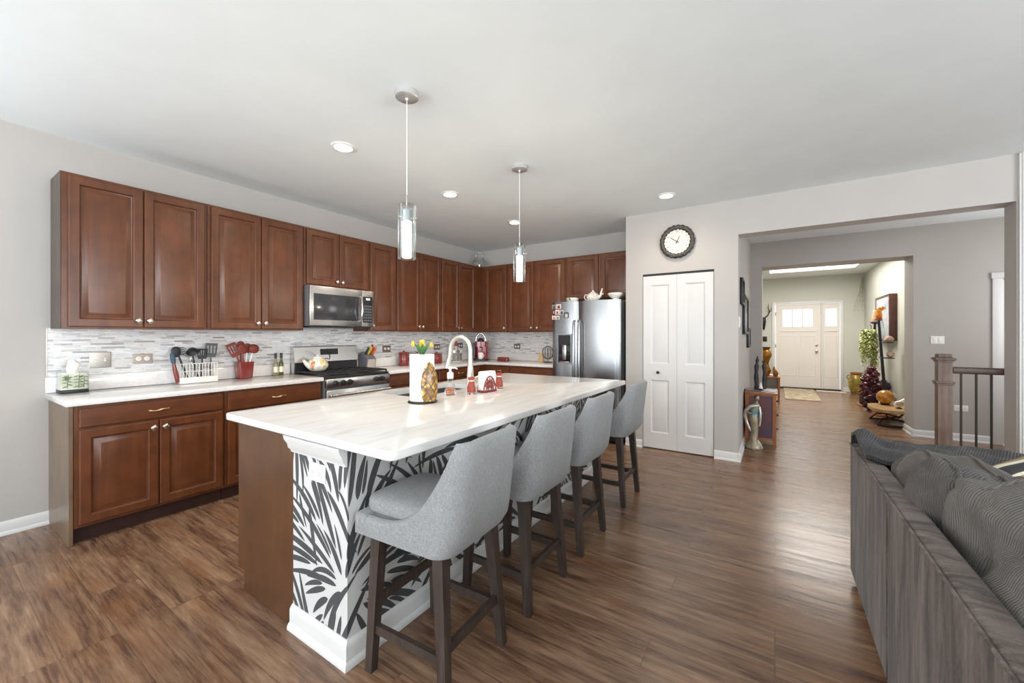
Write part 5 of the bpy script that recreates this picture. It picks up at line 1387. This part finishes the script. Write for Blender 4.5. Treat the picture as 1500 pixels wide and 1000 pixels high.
part('top', M['amber'], hc, bx, cx0-.003, cx1+.012, cy0-.015, cy1+.01, .615, .640, .004, world=True)
for x in (cx0+.018, cx1-.018):
    for y in (cy0+.018, cy1-.018):
        part('leg', M['amber'], hc, lambda bm: bar(bm, (x, y, .001), (x, y, .6145), .034, .034, .038, .038), world=True)
part('woven_panel', M['weave'], hc, lambda bm: (bx(bm, cx0+.038, cx1-.038, cy0+.008, cy0+.018, .10, .595), bx(bm, cx0+.038, cx1-.038, cy1-.018, cy1-.008, .10, .595), bx(bm, cx0+.008, cx0+.018, cy0+.038, cy1-.038, .10, .595)), world=True)
part('rail', M['amber'], hc, lambda bm: (bx(bm, cx0+.036, cx1-.036, cy0+.006, cy0+.022, .075, .100), bx(bm, cx0+.036, cx1-.036, cy0+.006, cy0+.022, .596, .614)), world=True)
for i in range(3):
    z0 = .10+i*.168
    d = part('drawer', M['amber'], hc, lambda bm: bx(bm, cx1-.02, cx1-.002, cy0+.04, cy1-.04, z0, z0+.16, .003), world=True)
    k = part('knob', M['black'], d, lambda bm: ball(bm, (cx1+.010, (cy0+cy1)/2, z0+.08), .012))
    for v in k.data.vertices: v.co -= hc.location
# sculpture, papers on the chest
M['darkmetal'] = mat('dark_patina', '#2f2a29', .4, .5, var=.3)
sc_ = thing('sculpture', 'tall dark paired-figure sculpture standing on the amber chest', 'sculpture', (-.15, 5.86, .6405))
part('plinth', M['darkmetal'], sc_, bx, -.07, .07, -.05, .05, .001, .022, .004)
for s, h in ((-1, .42), (1, .34)):
    part('figure', M['darkmetal'], sc_, lambda bm: ringloft(bm, [[V(s*.035+a*math.cos(t)+.01*s*math.sin(z*9), a*.6*math.sin(t), z) for t in [k*PI/5 for k in range(10)]] for a, z in ((.030, .022), (.020, .06), (.026, .14), (.018, .22), (.026, .29), (.012, .33), (.020, .36), (.004, h))]), smooth=60)
part('cone', M['ceramic'], sc_, lambda bm: lathe(bm, [(.024, .0225), (.012, .07), (.003, .10)], (.005, -.035, 0), 16))
M['print'] = mat('printed_page', '#b9c0c9', .5, var=.45, scale=45)
for x, y, z, rz, lb, m in ((-.235, 5.75, .6405, .25, 'dark printed magazine on the wall side of the amber chest', mat('dark_cover', '#5b5d66', .4, var=.4, scale=50)), (-.055, 5.73, .6405, -.2, 'loose white and blue papers at the drawer side of the amber chest', M['print'])):
    bm = NB(); bx(bm, -.07, .07, -.095, .095, .001, .009, .001, 1); solo('magazine', lb, 'magazine', bm, m, (x, y, z), rz)
bm = NB(); bx(bm, -.05, .05, -.08, .08, .001, .006, .001, 1); solo('magazine', 'thin white leaflet lying on the papers of the amber chest', 'magazine', bm, M['paper'], (-.050, 5.755, .6505), .5)
# figurine on the floor
fg = thing('lady_figurine', 'slender silvery lady figurine with a shawl standing before the amber chest', 'figurine', (-.205, 5.46, 0))
M['silvergold'] = mat('silver_gilt', '#978c76', .38, .5, var=.3, scale=14); M['teal'] = mat('teal_glaze', '#6b9296', .3, .2); M['shawl'] = mat('silver_shawl', '#c3bfb4', .3, .6, var=.2, scale=20)
def dress(bm):
    sec = [(0, .085, .07, 0), (.02, .090, .075, 0), (.05, .070, .06, -.004), (.10, .040, .038, 0), (.18, .036, .034, .008), (.26, .040, .036, .012), (.33, .048, .038, .006), (.38, .046, .036, .0), (.42, .034, .030, .004), (.46, .042, .030, .01), (.50, .048, .030, .014), (.525, .030, .024, .02), (.54, .014, .014, .026), (.555, .012, .012, .030)]
    ringloft(bm, [[V(cx+a*math.cos(t)*(1+.06*math.sin(5*t) if z < .1 else 1), b*math.sin(t), z+.001) for t in [k*PI/10 for k in range(20)]] for z, a, b, cx in sec])
part('body', M['silvergold'], fg, dress, smooth=70)
part('head', M['silvergold'], fg, lambda bm: (ball(bm, (.036, -.006, .588), .027, .85, 1, 1.2), ball(bm, (.040, -.034, .586), .005)), smooth=70)
part('hair', M['darkmetal'], fg, lambda bm: (ball(bm, (.032, .004, .597), .029, .95, 1, 1.05), ball(bm, (.020, .026, .602), .015)), smooth=70)
part('bodice', M['teal'], fg, lambda bm: ringloft(bm, [[V(cx+a*math.cos(t), b*math.sin(t), z) for t in [k*PI/10 for k in range(20)]] for z, a, b, cx in ((.385, .048, .038, .001), (.42, .038, .033, .004), (.46, .045, .033, .01))]), smooth=70)
part('shawl', M['shawl'], fg, lambda bm: (tube(bm, [(.055, -.01, .50), (.02, -.035, .505), (-.03, -.03, .49), (-.075, -.01, .44), (-.088, .0, .38), (-.070, 0, .30), (-.045, -.01, .24), (-.03, -.015, .20)], [.012, .018, .022, .020, .019, .017, .014, .006], 12), tube(bm, [(.055, 0, .49), (.068, -.015, .42), (.066, -.02, .34), (.058, -.02, .27)], [.014, .014, .012, .008], 12)), smooth=70)
part('arm', M['silvergold'], fg, lambda bm: tube(bm, [(-.03, -.01, .49), (-.075, -.02, .43), (-.03, -.045, .41), (.03, -.045, .43)], [.013, .012, .010, .008], 10), smooth=70)
part('train', M['silvergold'], fg, lambda bm: tube(bm, [(.03, 0, .10), (.06, -.005, .05), (.085, -.01, .012)], [.02, .022, .012], 10), smooth=70)
# frames on the hall wall
def wall_frame(label, y0, y1, z0, z1, m, art):
    t = thing('picture_frame', label, 'picture', (-.319, (y0+y1)/2, z0), 0, 'dark frames on the hall wall')
    part('frame', m, t, lambda bm: slab_y(bm, y0, y1, z0, z1, .03), world=True)
    part('picture', art, t, bx, -.318, -.306, y0+.03, y1-.03, z0+.03, z1-.03, world=True)
def slab_y(bm, y0, y1, z0, z1, w, x0=-.319, x1=-.290):
    bx(bm, x0, x1, y0, y0+w, z0, z1, .003); bx(bm, x0, x1, y1-w, y1, z0, z1, .003); bx(bm, x0, x1, y0+w, y1-w, z0, z0+w, .003); bx(bm, x0, x1, y0+w, y1-w, z1-w, z1, .003)
M['darkpic'] = mat('dark_print', '#4a4644', .3, var=.4, scale=9)
wall_frame('upper dark frame nearest the hall opening', 5.03, 5.40, 1.66, 1.95, M['black'], M['darkpic'])
wall_frame('large tall dark frame in the middle of the hall wall', 5.42, 6.22, 1.33, 1.80, M['black'], M['darkpic'])
wall_frame('small low dark frame farthest down the hall wall', 6.24, 6.75, 1.15, 1.42, M['black'], M['print'])

# ================================================================== FOYER
def mount(bm):
    tube(bm, [(0, -.01, -.32), (0, -.05, -.22), (0, -.06, -.12), (0, -.03, -.02)], [.02, .035, .05, .04], 14)
am = thing('antler_mount', 'dark antlered skull mount on the foyer wall', 'wall decoration', (-.235, 12.149, 1.78))
part('skull', M['darkmetal'], am, mount, smooth=60)
for s in (-1, 1):
    part('antler', M['darkmetal'], am, lambda bm: (tube(bm, [(s*.02, -.03, -.02), (s*.09, -.06, .04), (s*.12, -.07, .14), (s*.09, -.06, .24), (s*.11, -.06, .33)], [.014, .013, .011, .009, .003], 8), tube(bm, [(s*.11, -.065, .10), (s*.16, -.09, .17), (s*.15, -.10, .24)], [.010, .008, .003], 8)), smooth=60)
bm = NB(); bx(bm, -.05, .05, -.03, 0, -.06, .06, .006); bx(bm, -.03, .03, -.036, -.03, -.04, .04, .002); solo('door_chime', 'small dark square box on the foyer wall below the antlers', 'wall box', bm, M['darkmetal'], (-.215, 12.149, 1.22))
ct = thing('console_table', 'small amber wood side table in the foyer under golden vase', 'side table', (-.10, 9.55, 0))
part('top', M['amber'], ct, bx, -.38, .09, 9.35, 9.80, .475, .50, .004, world=True)
for x in (-.355, .065):
    for y in (9.375, 9.775): part('leg', M['amber'], ct, lambda bm: bar(bm, (x, y, .001), (x, y, .4745), .03, .03, .04, .04), world=True)
M['mirrorgrey'] = mat('grey_drawer', '#77736a', .35)
part('drawer_case', M['mirrorgrey'], ct, bx, -.33, .045, 9.40, 9.75, .14, .474, .004, world=True)
M['goldvase'] = mat('gold_bronze_glaze', '#9a6a2c', .28, .45, var=.45, scale=16)
gv = thing('vase', 'tall golden brown vase on the foyer side table', 'vase', (-.15, 9.48, .5005))
part('body', M['goldvase'], gv, lambda bm: lathe(bm, [(.001, .001), (.05, .001), (.07, .04), (.095, .11), (.06, .20), (.05, .26), (.075, .34), (.105, .42), (.085, .50), (.055, .53), (.075, .56), (.070, .565), (.05, .53), (.001, .52)], (0, 0, 0), 28), smooth=60)
part('rim', M['darkmetal'], gv, lambda bm: lathe(bm, [(.074, .562), (.08, .566), (.078, .578), (.06, .578), (.06, .57)], (0, 0, 0), 28, cap=False))
fgn = thing('figurine', 'small golden bird figurine leaning before the golden vase', 'figurine', (.03, 9.42, .5005))
part('body', M['goldvase'], fgn, lambda bm: tube(bm, [(-.02, 0, .002), (-.015, 0, .05), (-.03, 0, .11), (-.045, 0, .16), (-.04, 0, .20)], [.03, .05, .04, .02, .012], 14), smooth=60)
part('wing', M['amber'], fgn, lambda bm: ball(bm, (.012, -.01, .06), .035, .5, .6, 1.2), smooth=60)
bm = NB(); bx(bm, -.09, .07, -.10, .10, .001, .02, .002); solo('book', 'white book lying on the foyer side table', 'book', bm, M['paper'], (.0, 9.66, .5005), .1)
M['rugmat'] = mat('rug_pile', '#b3a48c', .95, var=.4, scale=8, bump=.5, bscale=120)
bm = NB(); bx(bm, -.30, .30, -1.02, 1.02, .001, .012, .004); solo('rug', 'mottled beige runner rug before the front door', 'rug', bm, M['rugmat'], (.48, 11.02, 0))
M['rug2'] = mat('pale_rug', '#cfc7b8', .95, var=.2, scale=8)
bm = NB(); bx(bm, -.27, .27, -.12, .12, .001, .010, .003); solo('door_mat', 'pale doormat strip below the side light', 'door mat', bm, M['rug2'], (1.09, 11.86, 0))
ur = thing('urn', 'golden green urn in the foyer corner beside the side light', 'urn', (1.53, 11.78, 0))
M['urn'] = mat('gold_green_glaze', '#96813a', .3, .3, var=.5, scale=12)
part('body', M['urn'], ur, lambda bm: lathe(bm, [(.001, .001), (.085, .001), (.09, .01), (.13, .12), (.145, .25), (.14, .34), (.10, .40), (.085, .43), (.105, .455)], (0, 0, 0), 32), smooth=60)
part('rim', M['amber'], ur, lambda bm: lathe(bm, [(.098, .452), (.115, .456), (.118, .475), (.10, .48), (.085, .47), (.085, .455)], (0, 0, 0), 32, cap=False))
for s in (-1, 1): part('handle', M['amber'], ur, lambda bm: tube(bm, [(s*.095, 0, .42), (s*.15, 0, .41), (s*.165, 0, .36), (s*.14, 0, .32)], .01, 10))
# burgundy carved tree
rt = thing('leaf_sculpture', 'burgundy tree sculpture of clustered chunky leaves on the foyer floor', 'sculpture', (1.40, 9.25, 0))
M['burg'] = mat('burgundy_lacquer', '#5a1f26', .3, var=.5, scale=18, coat=.3); M['burg2'] = mat('plum_lacquer', '#3c2028', .3, var=.4, scale=18, coat=.3)
def chunks(bm, seed, n, zf):
    rr = random.Random(seed)
    for i in range(n):
        z, R = zf(rr); a = rr.uniform(0, 6.28); r = R*rr.uniform(.5, 1)
        g = bmesh.ops.create_icosphere(bm, subdivisions=1, radius=.038*rr.uniform(.7, 1.2))
        q = Matrix.Rotation(rr.uniform(0, 3), 3, 'X') @ Matrix.Rotation(rr.uniform(0, 3), 3, 'Z')
        for v in g['verts']: v.co = q @ V(v.co.x*1.2, v.co.y*.8, v.co.z*.5) + V(r*math.cos(a), r*math.sin(a), z)
def crown_z(rr):
    z = rr.uniform(.26, .76); return z, .16*(1-((z-.38)/.42)**2 if z > .38 else .95)
part('crown', M['burg'], rt, lambda bm: chunks(bm, 5, 170, crown_z), smooth=20)
part('trunk', M['burg2'], rt, lambda bm: lathe(bm, [(.001, .012), (.06, .012), (.055, .10), (.07, .2), (.08, .30), (.03, .60), (.001, .62)], (0, 0, 0), 12), smooth=20)
part('root_cluster', M['burg2'], rt, lambda bm: chunks(bm, 9, 60, lambda rr: (rr.uniform(.04, .22), .11)), smooth=20)
# two leaning shelf poles
def shelf_pole(label, foot, top, shelves):
    t = thing('pole_shelf', label, 'plant stand', (foot[0], foot[1], 0))
    part('pole', M['black'], t, lambda bm: bar(bm, (foot[0], foot[1], .02), top, .045, .045, .03, .03), world=True)
    part('base', M['amber'], t, lambda bm: bx(bm, foot[0]-.16, foot[0]+.12, foot[1]-.18, foot[1]+.18, .001, .03, .005), world=True)
    part('footing', M['black'], t, lambda bm: [bx(bm, foot[0]-.12, foot[0]-.08, foot[1]+s*.08-.02, foot[1]+s*.08+.02, .03, .17, .004) for s in (-1, 1)], world=True)
    for z, dx in shelves:
        q = (z-.02)/(top[2]-.02); x = foot[0]+(top[0]-foot[0])*q; y = foot[1]+(top[1]-foot[1])*q
        part('shelf', M['black'], t, lambda bm: (bx(bm, min(x, x+dx)-.02, max(x, x+dx)+.02, y-.11, y+.11, z, z+.012, .003)), world=True)
shelf_pole('leaning black pole with tiered shelves nearer the hall, beside the framed painting', (1.53, 8.85), (1.43, 8.85, 1.56), ((.26, .12), (.94, .12), (1.19, .12), (1.55, .0)))
shelf_pole('leaning black pole stand farther back carrying the trailing plant', (1.46, 9.9), (1.55, 9.9, 1.53), ((.62, -.08), (1.52, 0)))
# things on the shelves
r = thing('rooster_figurine', 'orange glass rooster figurine on the nearer pole top shelf', 'figurine', (1.43, 8.85, 1.5625))
M['orangeglass'] = mat('orange_glass', '#e08a1e', .12, var=.3, scale=20, coat=.5)
part('body', M['orangeglass'], r, lambda bm: tube(bm, [(-.03, 0, .04), (0, 0, .06), (.01, 0, .12), (-.005, 0, .18), (.02, 0, .21)], [.02, .05, .035, .022, .016], 14), smooth=60)
part('tail', M['orangeglass'], r, lambda bm: [tube(bm, [(.0, 0, .12), (.05, 0, .18+.02*k), (.09, 0, .19+.015*k)], [.014, .013, .004], 8) for k in range(3)], smooth=60)
part('base', M['redband'], r, lambda bm: lathe(bm, [(.05, .001), (.045, .03), (.02, .05), (.001, .05)], (0, 0, 0), 16))
r = thing('owl_figurine', 'pale stone figurine on the farther pole top shelf', 'figurine', (1.545, 9.9, 1.5325))
M['tanstone'] = mat('tan_stone', '#c2a88c', .6, var=.25, scale=20)
part('body', M['tanstone'], r, lambda bm: lathe(bm, [(.001, .03), (.045, .03), (.05, .07), (.04, .14), (.03, .17), (.034, .21), (.02, .25), (.001, .255)], (0, 0, 0), 16), smooth=60)
part('plinth', M['darkmetal'], r, lambda bm: bx(bm, -.055, .055, -.05, .05, .001, .03, .004))
M['shell'] = mat('shell_pink', '#c9ab98', .4, var=.35, scale=20)
for z, lb, n_ in ((1.2025, 'brown conch shell on the upper side shelf of the nearer pole', 1), (.9525, 'pink conch shell on the lower side shelf of the nearer pole', 2), (.2725, 'cream conch shell on the bottom shelf of the nearer pole', 3)):
    r = thing('seashell', lb, 'shell', (1.53+.02*n_, 8.82, z), n_*.7)
    part('shell', M['shell'], r, lambda bm: tube(bm, [(-.10, 0, .03), (-.06, 0, .045), (-.01, 0, .058), (.03, 0, .055), (.07, 0, .05), (.10, 0, .045)], [.006, .028, .052, .042, .024, .004], 14), smooth=50)
    part('spire', M['tanstone'], r, lambda bm: [lathe(bm, [(.02, -.004), (.026, 0), (.02, .004)], (.05+.02*k, 0, .052-.003*k), 12, 'x') for k in range(2)])
# trailing plant
hp = thing('trailing_plant', 'pale green trailing plant cascading from the farther pole stand', 'plant', (1.44, 9.66, 1.36))
part('pot', M['darkmetal'], hp, lambda bm: lathe(bm, [(.001, -.13), (.06, -.13), (.09, 0), (.08, .005), (.001, -.02)], (0, 0, 0), 20))
part('hanger', M['black'], hp, lambda bm: tube(bm, [(.03, .0, -.01), (.04, .12, .12), (.048, .262, .15)], .008, 8))
M['fern'] = mat('pale_fern', '#b4bc78', .6, var=.35, scale=14)
def trail(bm):
    rr = random.Random(21)
    for i in range(80):
        a = rr.uniform(0, 6.28); L = rr.uniform(.3, .70); R = rr.uniform(.05, .155)
        pts = []
        for k in range(9):
            t = k/8; pts.append(V(R*min(1, t*3)*math.cos(a), R*min(1, t*3)*math.sin(a), .03+.05*math.sin(PI*min(1, t*2))-max(0, t-.2)*L*1.25))
        for k in range(26):
            t = k/26*7.99; j = int(t); p = pts[j].lerp(pts[j+1], t-j)
            b = rr.uniform(0, 6.28); blade(bm, p, (math.cos(b), math.sin(b), -.5), rr.uniform(.03, .055), .013, -.01, 3)
fo = part('foliage', M['fern'], hp, trail, smooth=80); fo['kind'] = 'stuff'
# purple pot, globe, slab bench
r = thing('purple_vase', 'round dark purple vase behind the burgundy tree sculpture', 'vase', (1.62, 9.60, 0))
part('body', mat('purple_glaze', '#3a2440', .2, coat=.5), r, lambda bm: lathe(bm, [(.001, .30), (.06, .30), (.10, .40), (.085, .47), (.04, .50), (.045, .52)], (0, 0, 0), 24), smooth=60)
part('stand', M['black'], r, lambda bm: [bar(bm, (.07*math.cos(a), .07*math.sin(a), .001), (.05*math.cos(a), .05*math.sin(a), .302), .015, .015) for a in (0, 2.1, 4.2)])
sb = thing('slab_bench', 'low live-edge slab bench on twisted black metal legs beside the hall opening', 'bench', (1.45, 8.05, 0))
def slabf(bm):
    rr = random.Random(2); P = []
    for i in range(28):
        a = 2*PI*i/28; P.append((1.44+.235*math.copysign(abs(math.cos(a))**.6, math.cos(a))*(1+.05*rr.random()), 8.10+.36*math.copysign(abs(math.sin(a))**.6, math.sin(a))*(1+.05*rr.random())))
    ringloft(bm, [[V(x, y, z) for x, y in P] for z in (.205, .245)])
M['slabwood'] = wood_mat('slab_wood', '#c09a66', '#a37c4c', '#d4b483', False, .4)
part('slab', M['slabwood'], sb, slabf, world=True, smooth=30)
for sy in (-1, 1):
    def twist(bm):
        tube(bm, [(1.25, 8.1+sy*.28, .013), (1.32, 8.1+sy*.22, .10), (1.50, 8.1+sy*.2, .14), (1.54, 8.1+sy*.24, .19), (1.44, 8.1+sy*.27, .197), (1.34, 8.1+sy*.24, .19), (1.38, 8.1+sy*.2, .12), (1.55, 8.1+sy*.24, .08), (1.63, 8.1+sy*.28, .013), (1.44, 8.1+sy*.31, .013), (1.25, 8.1+sy*.28, .013)], .012, 8)
    part('leg', M['bronze'], sb, twist, world=True, smooth=60)
r = thing('amber_globe', 'amber glass globe resting on the slab bench', 'glass globe', (1.43, 8.36, .2455))
part('globe', mat('amber_glass', '#b67a22', .12, var=.5, scale=12, coat=.6), r, lambda bm: ball(bm, (0, 0, .118), .108, u=28, v=18), smooth=80)
part('ring', M['bronze'], r, lambda bm: lathe(bm, [(.05, .001), (.055, .014), (.045, .014), (.042, .001)], (0, 0, 0), 20))
r = thing('ceramic_bird', 'white and brown ceramic bird at the hall end of the slab bench', 'figurine', (1.52, 8.02, .2455))
part('body', M['ceramic'], r, lambda bm: tube(bm, [(-.06, 0, .05), (-.02, 0, .06), (.03, 0, .08), (.06, 0, .13), (.08, 0, .15)], [.01, .05, .045, .025, .012], 14), smooth=60)
part('wing', M['tanstone'], r, lambda bm: ball(bm, (0, -.04, .075), .045, 1, .35, .7), smooth=60)
part('foot', M['darkmetal'], r, lambda bm: lathe(bm, [(.035, .001), (.03, .012), (.001, .014)], (0, 0, 0), 14))
# framed painting on the foyer wall
pf = thing('framed_painting', 'large pale abstract painting in a deep brown frame on the foyer wall', 'painting', (1.69, 9.72, 1.22))
def paint_mat():
    m = NT('pale_abstract'); n = m.noise(m.mapping(m.coord(), (1, 2.2, 2.8)), 1.6, 5, .6, 1)
    m.l(m.ramp(n, [(.32, lin('#5f7380')), (.42, lin('#aab2ba')), (.56, lin('#c9c8cb')), (.66, lin('#a899a8')), (.76, lin('#55636b'))]), m.b.inputs['Base Color']); m.b.inputs['Roughness'].default_value = .5; return m.m
part('canvas', paint_mat(), pf, bx, 1.625, 1.64, 9.20, 10.25, 1.25, 1.99, world=True)
M['brownframe'] = wood_mat('brown_frame', '#5a3324', '#432418', '#6f4532', True, .4)
part('frame', M['brownframe'], pf, lambda bm: slab_y(bm, 9.17, 10.28, 1.22, 2.02, .03, 1.615, 1.718), world=True)
# twig spray in the corner
tw = thing('twig_spray', 'dry twig spray hanging in the upper foyer corner', 'wall decoration', (1.68, 12.05, 2.6))
M['twig'] = mat('dry_twig', '#a9a68c', .8, var=.3)
def twigs(bm):
    rr = random.Random(4)
    for i in range(9):
        p = V(0, 0, .05); pts = [p.copy()]; d = V(rr.uniform(-.25, .0), rr.uniform(-.5, .05), -1)
        for k in range(7): p = p+d*.11+V(rr.uniform(-.015, .012), rr.uniform(-.03, .02), 0); p.x = min(p.x, .025); p.y = min(p.y, .07); pts.append(p.copy())
        tube(bm, pts, [.006-.0006*k for k in range(8)], 6)
        for q in pts[2:]: blade(bm, q, (rr.uniform(-1, .1), rr.uniform(-1, .2), -.4), .04, .008, 0, 3)
part('twigs', M['twig'], tw, twigs)
